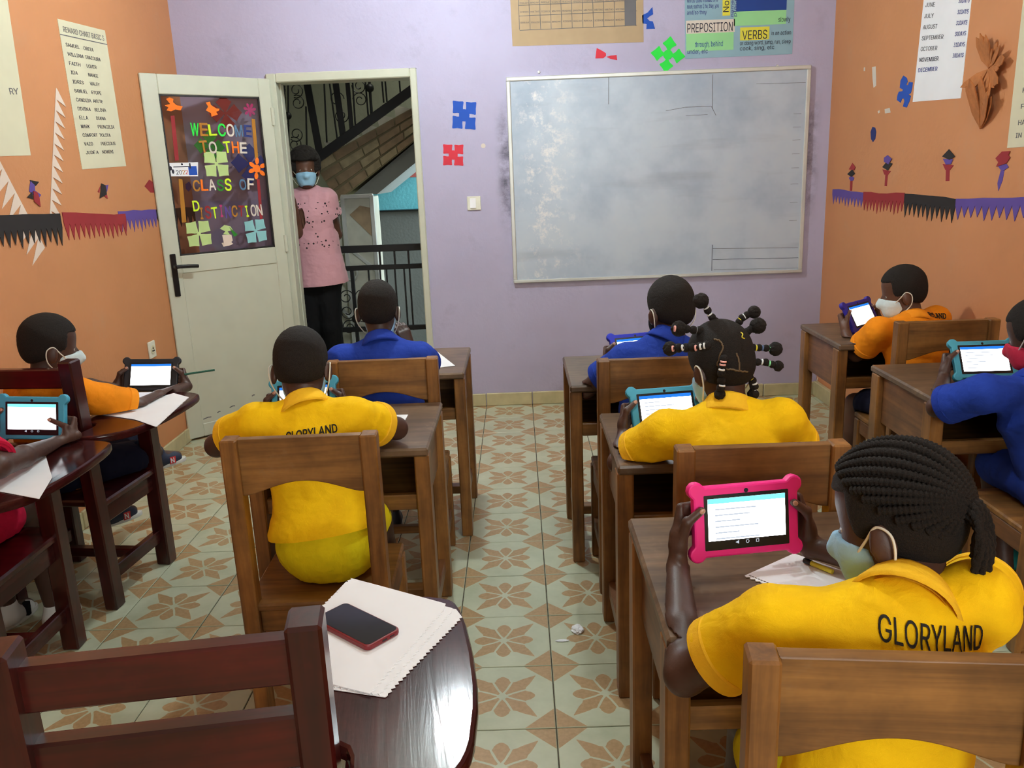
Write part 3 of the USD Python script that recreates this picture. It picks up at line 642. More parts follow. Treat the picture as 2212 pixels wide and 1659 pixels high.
for dx, dz, m_, a0 in ((-.06, .17, 1, 0), (.065, .17, -1, 3), (-.06, .06, -1, 0), (-.055, -.06, 1, 1), (.06, .03, 1, 3)):
    scroll((px_ + dx, .98, (-1.011,0.98,0.439)[2] + dz), .058, 1.4, a0, m_, gr)

# ------------------------------------------------------------------ wall decorations
def flat(name, label, cat, fr, poly, mat, th=.0015, off=0.0, group=None):
    o = obj(name, fr(prism(poly, th, off)), mat, None, smooth=False); return tag(o, label, cat, group)
def parts_on(name, label, cat, fr, items, group=None):
    t = thing(name, label, cat, group=group)
    for nm, poly, mat, th, off in items: obj(nm, fr(prism(poly, th, off)), mat, t, smooth=False)
    return t
def clover(c, r, rot=0, notch=.08, core=.42):
    "four broad round petals round a solid middle"
    q = [affinity.rotate(sg.Polygon([(notch, notch), (notch * 1.6, .55), (notch, .93), (.5, .90), (.93, .97), (.90, .5), (.93, notch), (.55, notch * 1.6)]).buffer(-.07).buffer(.07), 90 * k, origin=(0, 0)) for k in range(4)]
    u = shapely.union_all(q + [sg.Point(0, 0).buffer(core, quad_segs=5)]); return affinity.translate(affinity.rotate(affinity.scale(u, r, r, origin=(0, 0)), rot, origin=(0, 0)), *c)
flat('paper_flower', 'blue four-petal paper flower on the lavender wall above the red one', 'paper flower', BACK, affinity.scale(clover([(-0.047,1.816),(-2.723,2.562)][0], .080, -6), .94, 1.06), 'blue_foam')
flat('paper_flower', 'red four-petal paper flower on the lavender wall below the blue one', 'paper flower', BACK, clover([(-0.126,1.588),(-2.723,2.562)][0], .066, -4), 'red_foam')
flat('paper_flower', 'bright green paper flower between the whiteboard and the blue grammar poster', 'paper flower', BACK, clover([(1.174,2.111),(-2.723,2.562)][0], .078, 36, .13, .36), 'green_foam')
flat('paper_flower', 'torn half of a blue paper flower between the two posters', 'paper flower', BACK, [(1.021,2.333),(1.054,2.347),(1.081,2.376),(1.086,2.336),(1.067,2.327),(1.051,2.315),(1.065,2.301),(1.084,2.298),(1.097,2.257),(1.046,2.257),(1.048,2.284),(1.024,2.29)], 'blue_foam')
t = thing('paper_flower', 'torn red paper flower remnant in two pieces above the whiteboard', 'paper flower')
obj('petal', BACK(prism([(0.745,2.107),(0.754,2.164),(0.773,2.155),(0.787,2.147),(0.808,2.133),(0.808,2.118),(0.792,2.106)], .0015)), 'red_foam', t, smooth=False)
obj('petal', BACK(prism([(0.811,2.113),(0.835,2.119),(0.871,2.121),(0.874,2.092),(0.835,2.101)], .0015)), 'red_foam', t, smooth=False)
flat('paper_flower', 'blue paper flower on the right orange wall beside the months sheet', 'paper flower', RIGHT, [(0.962,1.857),(1,1.843),(1.013,1.825),(1,1.811),(1.021,1.807),(1.028,1.821),(1.068,1.815),(1.067,1.792),(1.056,1.768),(1.033,1.764),(1.059,1.755),(1.048,1.731),(1.023,1.705),(0.982,1.712),(0.993,1.737),(0.986,1.749),(0.965,1.75),(0.953,1.732),(0.909,1.748),(0.911,1.77),(0.924,1.786),(0.965,1.785),(0.968,1.793),(0.931,1.803),(0.935,1.837)], 'blue_foam')
flat('paper_petal', 'dark blue paper oval alone on the right orange wall', 'paper cutout', RIGHT, [(0.633,1.634),(0.669,1.628),(0.685,1.606),(0.679,1.571),(0.652,1.556),(0.625,1.573),(0.613,1.609)], 'dark_blue_foam')
flat('adhesive_mark', 'yellowish adhesive dab on the lavender wall near the whiteboard', 'adhesive mark', BACK, sg.Point([(0.059,1.635),(-2.723,2.562)][0]).buffer(.014), 'cream_slip', .002)

for q in ([(0.577,1.939),(0.624,1.938),(0.646,1.84),(0.613,1.832),(0.593,1.88)], [(0.77,1.714),(0.83,1.717),(0.844,1.693),(0.779,1.693)], [(0.466,1.949),(0.485,1.949),(0.488,1.93),(0.469,1.93)], [(0.685,1.71),(0.708,1.714),(0.715,1.702),(0.693,1.698)]):
    obj('paint_chip', RIGHT(prism(q, .0006)), 'cream_slip', wr, smooth=False)
# arrow markers: diamonds on a stem
def marker(label, fr, pieces, group):
    parts_on('paper_marker', label, 'paper cutout', fr, [('diamond' if k != 'stem' else 'stem', p, m, .001, .0012 * i) for i, (k, p, m) in enumerate(pieces)], group)
g = 'paper diamonds on the right wall'
marker('paper marker nearest the corner: red tip, black diamond, thin red stem', RIGHT, [('stem', [(0.37,1.367),(0.404,1.368),(0.408,1.299),(0.374,1.298)], 'maroon_card'), ('d', [(0.349,1.37),(0.388,1.38),(0.43,1.37),(0.419,1.355),(0.379,1.352)], 'purple_card'), ('d', [(0.396,1.416),(0.44,1.393),(0.389,1.375),(0.325,1.39)], 'black_card'), ('d', [(0.397,1.451),(0.441,1.428),(0.43,1.413),(0.349,1.416)], 'maroon_card')], g)
marker('paper marker with a purple diamond on top above the red fringe', RIGHT, [('stem', [(0.834,1.392),(0.863,1.387),(0.861,1.332),(0.833,1.332)], 'maroon_card'), ('d', [(0.797,1.415),(0.853,1.41),(0.898,1.406),(0.863,1.387),(0.823,1.389)], 'maroon_card'), ('d', [(0.841,1.452),(0.913,1.444),(0.864,1.41),(0.795,1.427)], 'black_card'), ('d', [(0.852,1.486),(0.904,1.467),(0.87,1.44),(0.813,1.454),(0.81,1.473)], 'purple_card')], g)
marker('paper marker with a large black diamond on top above the black fringe', RIGHT, [('stem', [(1.456,1.422),(1.489,1.422),(1.495,1.365),(1.463,1.364)], 'maroon_card'), ('d', [(1.425,1.438),(1.475,1.434),(1.523,1.431),(1.495,1.412),(1.454,1.412)], 'maroon_card'), ('d', [(1.425,1.46),(1.515,1.457),(1.502,1.437),(1.458,1.434)], 'purple_card'), ('d', [(1.475,1.5),(1.533,1.468),(1.487,1.455),(1.419,1.47)], 'black_card')], g)
marker('paper marker with a red feathered top and purple pointed stem', RIGHT, [('stem', [(1.89,1.41),(1.915,1.41),(1.91,1.371),(1.888,1.33),(1.876,1.36)], 'purple_card'), ('d', [(1.867,1.427),(1.927,1.434),(1.945,1.422),(1.909,1.408),(1.889,1.413)], 'purple_card'), ('d', [(1.889,1.481),(1.946,1.482),(1.936,1.467),(1.95,1.458),(1.929,1.437),(1.892,1.429),(1.858,1.424),(1.871,1.441),(1.848,1.456)], 'maroon_card')], g)
g = 'paper diamonds on the left wall'
marker('paper marker between the white zigzag strips, purple and red', LEFT, [('d', [(-1.755,1.52),(-1.688,1.512),(-1.71,1.499),(-1.73,1.492),(-1.753,1.503)], 'black_card'), ('d', [(-1.753,1.516),(-1.727,1.499),(-1.731,1.477),(-1.691,1.459),(-1.718,1.442),(-1.776,1.476)], 'purple_card'), ('d', [(-1.8,1.452),(-1.756,1.473),(-1.759,1.442),(-1.778,1.448)], 'black_card'), ('d', [(-1.748,1.477),(-1.72,1.469),(-1.712,1.448),(-1.714,1.41),(-1.755,1.434)], 'maroon_card')], g)
marker('small black and red paper star left of the open door', LEFT, [('d', [(-1.106,1.489),(-1.077,1.491),(-1.102,1.458),(-1.133,1.463)], 'purple_card'), ('d', [(-1.199,1.46),(-1.163,1.486),(-1.183,1.454)], 'maroon_card'), ('d', [(-1.126,1.459),(-1.112,1.443),(-1.109,1.423),(-1.137,1.437)], 'maroon_card'), ('d', [(-1.155,1.498),(-1.115,1.489),(-1.113,1.467),(-1.116,1.445),(-1.191,1.43),(-1.172,1.46)], 'black_card')], g)
marker('dark red paper diamond half hidden by the door edge', LEFT, [('d', [(-0.668,1.477),(-0.598,1.51),(-0.522,1.485),(-0.549,1.44),(-0.604,1.442)], 'maroon_card'), ('d', [(-0.094,1.478),(-0.029,1.494),(0.005,1.46),(-0.057,1.434),(-0.096,1.451)], 'purple_card')], g)

def fringe(label, fr, a, b, h, n, mat, tooth=.55, seed=1, off=0.0, group='zigzag paper fringe strips'):
    "a strip whose lower edge is cut into teeth; a, b: its upper corners in the frame"
    rj = random.Random(seed); (a0, z0), (a1, z1) = a, b; up = [(a0 + (a1 - a0) * t, z0 + (z1 - z0) * t + rj.uniform(-.004, .004)) for t in np.linspace(0, 1, 6)]
    lo = []
    for k in range(n):
        t0, t1 = k / n, (k + 1) / n
        x0, x1, zz = a0 + (a1 - a0) * t0, a0 + (a1 - a0) * t1, z0 + (z1 - z0) * t0
        lo += [(x0 + .001, zz - h * (1 - tooth)), ((x0 + x1) / 2 + rj.uniform(-.003, .003), zz - h * rj.uniform(.9, 1.1))]
    lo += [(a1, z1 - h * (1 - tooth))]
    return flat('paper_fringe', label, 'paper fringe', fr, sg.Polygon(up + lo[::-1]).buffer(0), mat, .0015, off, group)
R_ = [(0.106,1.303),(0.572,1.293),(1.072,1.302),(1.568,1.293),(2.1,1.316)]
fringe('purple zigzag paper fringe beginning at the wall corner', RIGHT, R_[0], R_[1], .085, 10, 'purple_card', .62, 1)
fringe('red zigzag paper fringe between purple and black ones on the right wall', RIGHT, R_[1], R_[2], .098, 12, 'maroon_card', .62, 2, .001)
fringe('black zigzag paper fringe on the right wall', RIGHT, R_[2], R_[3], .108, 11, 'black_card', .62, 3, .001)
fringe('long purple zigzag paper fringe running out of the picture', RIGHT, R_[3], R_[4], .085, 10, 'purple_card', .62, 4, .001)
L_ = [(-2.17,1.395),(-1.571,1.373),(-1.55,1.378),(-0.945,1.344),(-1.021,1.362),(-0.568,1.351),(0.103,1.339)]
fringe('black zigzag paper fringe on the left wall', LEFT, L_[0], L_[1], .125, 14, 'black_card', .55, 5, .003)
fringe('red zigzag paper fringe on the left wall', LEFT, L_[2], L_[3], .115, 13, 'maroon_card', .6, 6, .001)
fringe('purple zigzag paper fringe on the left wall touching the door shadow', LEFT, L_[4], L_[5], .105, 10, 'purple_card', .6, 7)
fringe('black zigzag paper fringe seen through the door glass', LEFT, L_[5], L_[6], .12, 9, 'black_card', .6, 8)
def pennant(label, p, q, n, w, side, seed, group='white zigzag strips'):
    "white strip cut into saw teeth on one edge"
    p, q = V(*p), V(*q); d = (q - p) / n; nn = V(d[1], -d[0]); nn = nn / np.linalg.norm(nn) * side; pts = [tuple(p)]
    for k in range(n): pts += [tuple(p + d * k + nn * w * .10), tuple(p + d * (k + .92) + nn * w), tuple(p + d * (k + .97) + nn * w * .12)]
    pts += [tuple(q + nn * w * .2), tuple(q)]
    flat('paper_pennant', label, 'paper pennant', LEFT, sg.Polygon(pts).buffer(0), 'white_card', .0015, .001, group)
P_ = [(-1.429,1.908),(-1.663,1.344),(-1.718,1.241),(-1.953,1.615),(-1.732,1.243)]
pennant('white saw-tooth paper strip hanging beside the name list', P_[0], P_[1], 12, .085, -1, 1)
pennant('slanting white saw-tooth paper strip below the chart at the left edge', P_[3], P_[4], 8, .13, 1, 2)

def sheet(name, label, fr, quad, mat, lines, cat='poster', th=.0015, ink='ink', curl=None):
    "a paper sheet: corners UL UR LR LL in the frame; lines (text, u0, u1, v, height, ink) in unit coordinates, v down"
    t = thing(name, label, cat); q = [V(*p) for p in quad]
    B_ = lambda u, v: (q[0] * (1 - u) + q[1] * u) * (1 - v) + (q[3] * (1 - u) + q[2] * u) * v
    n = 14; pts, nrm = [], []
    obj('paper', fr(prism([tuple(p) for p in quad], th)), mat, t, smooth=False)
    rot = math.degrees(math.atan2(*(q[1] - q[0])[::-1]))
    H = np.linalg.norm(q[3] - q[0])
    for ln in lines:
        kind = ln[0]
        if kind == 'box':
            _, u0, v0, u1, v1, m_ = ln
            obj('strip', fr(prism([tuple(B_(u, v)) for u, v in ((u0, v0), (u1, v0), (u1, v1), (u0, v1))], .0006, th)), m_, t, smooth=False); continue
        if kind == 'line':
            _, u0, v0, u1, v1, w, m_ = ln
            obj('ruled_line', fr(stroke([tuple(B_(u0, v0)), tuple(B_(u1, v1))], w, .0004, th + .0006)), m_, t, smooth=False); continue
        if kind == 'vert':
            _, s, u, v, h, ln_, m_ = ln; a = B_(u, v); up_ = q[0] - q[3]
            obj('lettering', fr(text(s, 0, 0, ln_ * H * .9, min(h, .05) * H, .0006).apply_transform(trimesh.transformations.rotation_matrix(PI / 2, (0, 0, 1))).apply_translation((a[0], a[1], th + .0006))), m_, t, smooth=False); continue
        s, u0, u1, v, h, m_ = ln
        a, b = B_(u0, v), B_(u1, v)
        obj('lettering', fr(text(s, a[0], a[1], np.linalg.norm(b - a), h * H, .0006, rot=math.degrees(math.atan2(b[1] - a[1], b[0] - a[0])), off=th + .0006)), m_, t, smooth=False)
    return t
nm = [('SAMUEL', 'OBETA'), ('WILLIAM', 'TRAZOUBA'), ('FAITH', 'LOVER'), ('IDA', 'MANGE'), ('IDRIS', 'WALEY'), ('SAMUEL', 'ETOPE'), ('CANDIDA', 'AKUTE'), ('DIVINA', 'BELOVA'), ('ELLA', 'DIANA'), ('MARK', 'PRINCILIA'), ('COMFORT', 'TOLITA'), ('VAZO', 'PRECIOUS'), ('JUDE A', 'NGWENI')]
nl = []
for i, (a, b) in enumerate(nm):
    v = .172 + .0605 * i; sp = .08 + .004 * i
    nl += [(a, sp, sp + .045 * len(a), v, .024, 'ink'), (b, sp + .36, sp + .36 + .042 * len(b), v, .024, 'ink')]
sheet('name_chart', 'narrow cream reward chart listing names on the left wall', LEFT, [(-1.32,2.207),(-0.871,2.226),(-0.855,1.58),(-1.311,1.563)], 'cream_paper', [('REWARD CHART BASIC 3', .08, .94, .078, .036, 'faded_ink'), ('line', 0, .10, 1, .10, .004, 'faded_ink')] + nl)
sheet('wall_chart', 'white paper chart cut by the left picture edge above the slanting zigzag', LEFT, [(-1.976,2.272),(-1.687,2.334),(-1.717,1.618),(-2.019,1.609)], 'cream_paper', [('RY', .72, .93, .665, .036, 'faded_ink'), ('line', .0, .30, .55, .30, .004, 'faded_ink')])
mo = [('JUNE', '30DAYS'), ('JULY', '31DAYS'), ('AUGUST', '31DAYS'), ('SEPTEMBER', '30DAYS'), ('OCTOBER', '31DAYS'), ('NOVEMBER', '30DAYS'), ('DECEMBER', '')]
vs = (.17, .265, .36, .455, .55, .645, .735)
ml = [('MAY', .08, .24, .08, .030, 'faded_ink'), ('31DAYS', .76, .97, .05, .030, 'blue_ink')]
for (a, b), v in zip(mo, vs):
    ml.append((a, .06, .06 + .052 * len(a), v, .036, 'ink' if a == 'NOVEMBER' else 'blue_ink' if a == 'DECEMBER' else 'faded_ink'))
    if b: ml.append((b, .76, .97, v - .015, .034, 'blue_ink'))
sheet('months_sheet', 'white sheet listing months and days on the right wall', RIGHT, [(1.122,2.222),(1.551,2.15),(1.532,1.707),(1.083,1.726)], 'white_paper', ml)
sheet('wall_chart', 'white paper chart cut by the right picture edge', RIGHT, [(1.925,2.084),(2.239,2.021),(2.293,1.499),(1.919,1.493)], 'cream_paper', [('KE', .18, .32, .66, .03, 'faded_ink'), ('FR', .18, .32, .76, .03, 'faded_ink'), ('HA', .16, .28, .86, .03, 'faded_ink'), ('IN', .14, .24, .94, .03, 'faded_ink')])
q = [(0.252,2.604),(1.027,2.594),(1.03,2.186),(0.258,2.193)]
tt = [('line', u, .02, u, .78, .003, 'faded_ink') for u in np.linspace(.06, .94, 12)] + [('line', .06, v, .95, v - .02, .003, 'faded_ink') for v in (.14, .24, .34, .46, .60, .79)]
tt += [('box', .86, .15, .945, .77, 'faded_ink')]
rj = random.Random(3)
for v in (.22, .32, .44, .56, .70):
    for u in np.linspace(.07, .79, 10): tt.append((rj.choice(('MATHS', 'READING', 'WRITING', 'BREAK', 'ENGLISH', 'SCIENCE')), u, u + .065, v, .022, 'faded_ink'))
sheet('timetable', 'brown paper timetable grid above the whiteboard', BACK, q, 'brown_paper', tt)
g_ = [('box', .01, .30, .24, .47, 'yellow_slip'), ('Pronoun', .03, .23, .445, .075, 'ink'), ('are', .25, .30, .44, .04, 'ink'), ('words used instead of a', .02, .30, .53, .035, 'blue_ink'), ('noun, such as I, he, they, you', .02, .31, .58, .035, 'blue_ink'), ('and/so they', .02, .20, .63, .035, 'blue_ink'),
      ('box', .345, .1, .415, .65, 'yellow_slip'), ('vert', 'Noun', .402, .62, .40, .20, 'ink'), ('vert', 'name of any person', .445, .66, .026, .55, 'blue_ink'), ('vert', 'place or thing', .472, .66, .026, .45, 'blue_ink'),
      ('box', .47, .12, .80, .335, 'cream_slip'), ('ADJECTIVES', .48, .79, .33, .07, 'pink_foam'), ('describe a noun', .82, .99, .34, .035, 'ink'), ('e.g good, funny, big etc.', .48, .78, .405, .04, 'blue_ink'), ('box', .47, .44, .93, .62, 'navy_tape'), ('box', .45, .62, .93, .74, 'green_tape'), ('slowly', .86, .97, .72, .04, 'ink'),
      ('box', .01, .68, .46, .79, 'cream_slip'), ('PREPOSITION', .02, .44, .78, .075, 'ink'), ('box', .01, .79, .45, .94, 'green_tape'), ('through, behind', .09, .35, .905, .045, 'navy_tape'), ('under, etc', .02, .21, .96, .038, 'blue_ink'),
      ('box', .51, .755, .78, .865, 'yellow_slip'), ('VERBS', .53, .76, .858, .075, 'ink'), ('is an action', .80, .98, .83, .035, 'ink'), ('or doing word, jump, run, sleep', .51, .98, .905, .035, 'ink'), ('cook, sing, etc', .51, .83, .95, .035, 'ink')]
sheet('grammar_poster', 'blue card grammar poster with yellow and green slips above the whiteboard', BACK, [(1.262,2.738),(1.907,2.729),(1.906,2.086),(1.276,2.084)], 'blue_card', g_)

# pressed clay reliefs of a flower head on the right wall
rl = thing('dried_flower', 'brown dried flower relief stuck on the right orange wall', 'dried flower')
def petals(c, n, r, a0, a1, seed, mt='terracotta_relief'):
    rj = random.Random(seed); (ca, cb) = c
    for k in range(n):
        a = math.radians(a0 + (a1 - a0) * k / max(n - 1, 1) + rj.uniform(-9, 9)); L = r * rj.uniform(.6, 1.12); w = L * rj.uniform(.09, .16)
        e = [(0, 0), (L * .4, w), (L * .85, w * .8), (L, 0), (L * .85, -w * .8), (L * .4, -w)]
        m = bevel_slab([(x * math.cos(a) - y * math.sin(a), x * math.sin(a) + y * math.cos(a)) for x, y in e], rj.uniform(.003, .006), .001)
        m.apply_transform(trimesh.transformations.rotation_matrix(-rj.uniform(.06, .30), (-math.sin(a), math.cos(a), 0))); m.apply_translation((ca, cb, rj.uniform(.001, .006))); obj('petal', RIGHT(m), mt, rl)
c1, c2 = [(1.744,1.802),(1.725,1.574)]
petals(c1, 13, .15, 15, 130, 1); petals(c1, 11, .14, 195, 350, 2); petals(c2, 13, .19, 50, 115, 3)

# ------------------------------------------------------------------ furniture
DH = .71
def make_desk(label, loc, rz=0):
    t = thing('school_desk', label, 'desk', loc, rz, 'wooden school desks')
    w, dp = .27, .255
    obj('top', box((-w, -dp, DH - .026), (w, dp, DH), .006), 'oak_top', t)
    for sx in (-1, 1):
        for sy in (-1, 1):
            obj('leg', box((sx * (w - .022) - .022, sy * (dp - .045) - .032, 0), (sx * (w - .022) + .022, sy * (dp - .045) + .032, DH - .026), .004), 'oak_z', t)
        obj('side_board', box((sx * (w - .030) - .010, -dp + .075, .50), (sx * (w - .030) + .010, dp - .075, DH - .026), .002), 'oak_y', t)
        obj('side_stretcher', box((sx * (w - .028) - .012, -dp + .075, .10), (sx * (w - .028) + .012, dp - .075, .15), .003), 'oak_y', t)
    obj('shelf', box((-w + .042, -dp + .055, .515), (w - .042, dp - .06, .531), .002), 'oak_x', t)
    obj('shelf_rail', box((-w + .044, -dp + .03, .508), (w - .044, -dp + .055, .556), .003), 'oak_x', t)
    obj('front_board', box((-w + .044, dp - .058, .495), (w - .044, dp - .036, DH - .026), .003), 'oak_x', t)
    obj('foot_rail', box((-w + .044, -.02, .105), (w - .044, .03, .14), .003), 'oak_x', t)
    return t
SH = .40
def make_chair(label, loc, rz=0):
    "origin on the floor below the back rest"
    t = thing('school_chair', label, 'chair', loc, rz, 'wooden school chairs')
    w, dp, H = .195, .34, .86
    for sx in (-1, 1):
        obj('back_post', beam((sx * (w - .021), .018, 0), (sx * (w - .021), 0, H), .042, .05, .004), 'oak_z', t)
        obj('front_leg', box((sx * (w - .021) - .021, dp - .042, 0), (sx * (w - .021) + .021, dp, SH - .022), .004), 'oak_z', t)
        obj('seat_apron', box((sx * (w - .018) - .011, .04, SH - .085), (sx * (w - .018) + .011, dp - .04, SH - .022), .003), 'oak_y', t)
        obj('side_stretcher', box((sx * (w - .018) - .011, .04, .12), (sx * (w - .018) + .011, dp - .04, .165), .003), 'oak_y', t)
    x = np.linspace(-w + .041, w - .041, 25)
    low = H - .152 + .034 * np.cos(np.clip(x / (w - .05), -1, 1) * PI / 2) ** 1.3
    pts = list(zip(x, low)) + [(w - .041, H - .002), (-w + .041, H - .002)]
    m = bevel_slab(pts, .026, .003); m.apply_transform(Frame((0, .016, 0), (1, 0, 0), (0, 0, 1)).M)
    obj('backrest', m, 'oak_x', t)
    obj('seat', box((-w + .004, -.004, SH - .022), (w - .004, dp + .012, SH), .005), 'oak_x', t)
    obj('back_apron', box((-w + .042, .006, SH - .085), (w - .042, .028, SH - .022), .003), 'oak_x', t)
    obj('front_apron', box((-w + .042, dp - .03, SH - .085), (w - .042, dp - .008, SH - .022), .003), 'oak_x', t)
    obj('cross_stretcher', box((-w + .03, .15, .13), (w - .03, .18, .16), .003), 'oak_x', t)
    return t
desk0 = make_desk('wooden school desk of the boy in yellow, empty aisle on its right', (-.305, -2.725, 0))
dup(desk0, 'wooden school desk nearest the doorway, sheet of paper on its right corner', (-.255, -1.79, 0))
dup(desk0, 'wooden school desk below the whiteboard used by the boy in a black mask', (.69, -2.065, 0))
dup(desk0, 'wooden school desk of the girl with beaded bunches', (.762, -2.935, 0))
dup(desk0, 'worn wooden school desk in front of the girl holding the pink tablet', (.745, -3.78, 0))
dup(desk0, 'wooden school desk in the back right corner by the orange wall', (1.87, -1.53, 0))
dup(desk0, 'wooden school desk with the frayed edge under the teal tablet on the right', (1.85, -2.41, 0))
ch0 = make_chair('wooden school chair holding the boy in yellow shirt and shorts', (-.316, -3.292, 0), 1)
dup(ch0, 'wooden school chair of the boy in blue near the doorway', (-.242, -2.425, 0), 1)
dup(ch0, 'wooden school chair of the boy in blue below the whiteboard', (.693, -2.555, 0))
dup(ch0, 'wooden school chair of the girl with beaded bunches, behind the pink tablet', (.783, -3.485, 0), 0)
dup(ch0, 'large foreground wooden school chair with bright yellow cloth below its arched back', (.722, -4.335, 0), -6)
dup(ch0, 'wooden school chair of the boy in orange by the right wall', (1.89, -2.09, 0))
dup(ch0, 'wooden school chair cut by the right edge under the boy in blue', (1.90, -3.02, 0))

PZ = .69
def make_pad_chair(label, loc, rz):
    "dark red writing-tablet chair; origin on the floor below the back rest"
    t = thing('writing_chair', label, 'chair', loc, rz, 'dark red writing-tablet chairs')
    w, dp, H = .215, .42, .925
    for sx in (-1, 1):
        obj('back_post', beam((sx * (w - .024), .03, 0), (sx * (w - .024), 0, H), .048, .060, .005), 'mahogany_z', t)
    for z0, z1 in ((.828, .895), (.70, .782), (.57, .63)):
        obj('back_rail', box((-w + .040, -.006, z0), (w - .040, .026, z1), .004), 'mahogany_x', t)
    obj('seat', box((-w, .03, .385), (w, dp + .02, .41), .006), 'mahogany_x', t)
    obj('front_leg', box((w - .046, dp - .06, 0), (w + .010, dp, PZ - .028), .005), 'mahogany_z', t)
    obj('front_leg', box((-w, dp - .05, 0), (-w + .05, dp, .385), .005), 'mahogany_z', t)
    obj('arm_bearer', box((w - .030, .02, PZ - .085), (w - .004, dp - .06, PZ - .028), .004), 'mahogany_y', t)
    for sx in (-1, 1):
        obj('seat_apron', box((sx * (w - .025) - .012, .05, .32), (sx * (w - .025) + .012, dp - .05, .385), .003), 'mahogany_y', t)
        obj('side_stretcher', box((sx * (w - .025) - .013, .04, .10), (sx * (w - .025) + .013, dp - .04, .15), .003), 'mahogany_y', t)
    obj('front_apron', box((-w + .05, dp - .04, .32), (w - .05, dp - .015, .385), .003), 'mahogany_x', t)
    obj('cross_stretcher', box((-w + .03, .20, .11), (w - .03, .235, .145), .003), 'mahogany_x', t)
    P = [(.135, .06), (.13, .30), (.10, .40), (.10, .455), (.15, .478), (.30, .478), (.385, .455), (.415, .40), (.425, .25), (.418, .10), (.39, -.02), (.32, -.09), (.255, -.105), (.225, -.08), (.222, .04)]
    p = spline(P + [P[0]], 5)[:-1]
    poly = sg.Polygon(p).buffer(-.012).buffer(.012).simplify(.0012)
    m = bevel_slab(sg.Polygon(poly.exterior), .028, .008); m.apply_translation((0, 0, PZ - .028))
    obj('writing_tablet', m, 'mahogany_y', t)
    return t
pc0 = make_pad_chair('foreground dark red writing chair with paper and phone on its tablet arm', (-.238, -4.33, 0), 8)
dup(pc0, 'dark red writing chair of the child in pink at the left edge', (-1.475, -3.185, 0), 0)
dup(pc0, 'dark red writing chair of the boy in orange beside the open door', (-1.455, -2.545, 0), -6)

# what limbs and clothes rest against: (centre, half size, axes)
CARVE = []
def carve_box(loc, rz, lo, hi, m=.0025):
    lo, hi = V(*lo) - m, V(*hi) + m; a = math.radians(rz); R = V((math.cos(a), -math.sin(a), 0), (math.sin(a), math.cos(a), 0), (0, 0, 1))
    CARVE.append((V(*loc) + R @ ((lo + hi) / 2), (hi - lo) / 2, R))
for x_, y_ in ((-.305, -2.725), (-.255, -1.79), (.69, -2.065), (.762, -2.935), (.745, -3.78), (1.87, -1.53), (1.85, -2.41)):
    L_ = (x_, y_, 0)
    carve_box(L_, 0, (-.27, -.255, DH - .026), (.27, .255, DH)); carve_box(L_, 0, (-.228, -.226, .508), (.228, .22, .557))
    for s_ in (-1, 1): carve_box(L_, 0, (s_ * .248 - .023, -.245, .0), (s_ * .248 + .023, .245, DH))
    carve_box(L_, 0, (-.228, -.02, .105), (.228, .03, .14))
for x_, y_, r_ in ((-.316, -3.292, 1), (-.242, -2.425, 1), (.693, -2.555, 0), (.783, -3.485, 0), (.722, -4.335, -6), (1.89, -2.09, 0), (1.90, -3.02, 0)):
    L_ = (x_, y_, 0); carve_box(L_, r_, (-.195, -.004, .29), (.195, .352, SH)); carve_box(L_, r_, (-.195, -.026, .70), (.195, .017, .86))
    for s_ in (-1, 1): carve_box(L_, r_, (s_ * .174 - .023, -.026, 0), (s_ * .174 + .023, .044, .86)); carve_box(L_, r_, (s_ * .174 - .023, .04, .12), (s_ * .174 + .023, .34, .40))
    carve_box(L_, r_, (-.165, .15, .13), (.165, .18, .16))
for x_, y_, r_ in ((-.238, -4.33, 8), (-1.475, -3.185, 0), (-1.455, -2.545, -6)):
    L_ = (x_, y_, 0); carve_box(L_, r_, (-.215, .03, .30), (.215, .44, .41)); carve_box(L_, r_, (-.19, -.008, .47), (.19, .028, .90)); carve_box(L_, r_, (.10, -.11, PZ - .028), (.425, .478, PZ + .005)); carve_box(L_, r_, (.185, .02, PZ - .09), (.212, .36, PZ))
    for s_ in (-1, 1): carve_box(L_, r_, (s_ * .19 - .026, -.032, 0), (s_ * .19 + .026, .062, .925)); carve_box(L_, r_, (s_ * .19 - .016, .04, .10), (s_ * .19 + .016, .38, .15))
    carve_box(L_, r_, (.165, .355, 0), (.228, .425, PZ)); carve_box(L_, r_, (-.18, .2, .11), (.18, .235, .145))
CARVE.append((V(XL - .1, -3.7, 1.4), V(.103, 3.8, 1.6), np.eye(3))); CARVE.append((V(XR + .1, -3.7, 1.4), V(.103, 3.8, 1.6), np.eye(3)))
CARVE2 = [(c, h + .004, R) for c, h, R in CARVE]

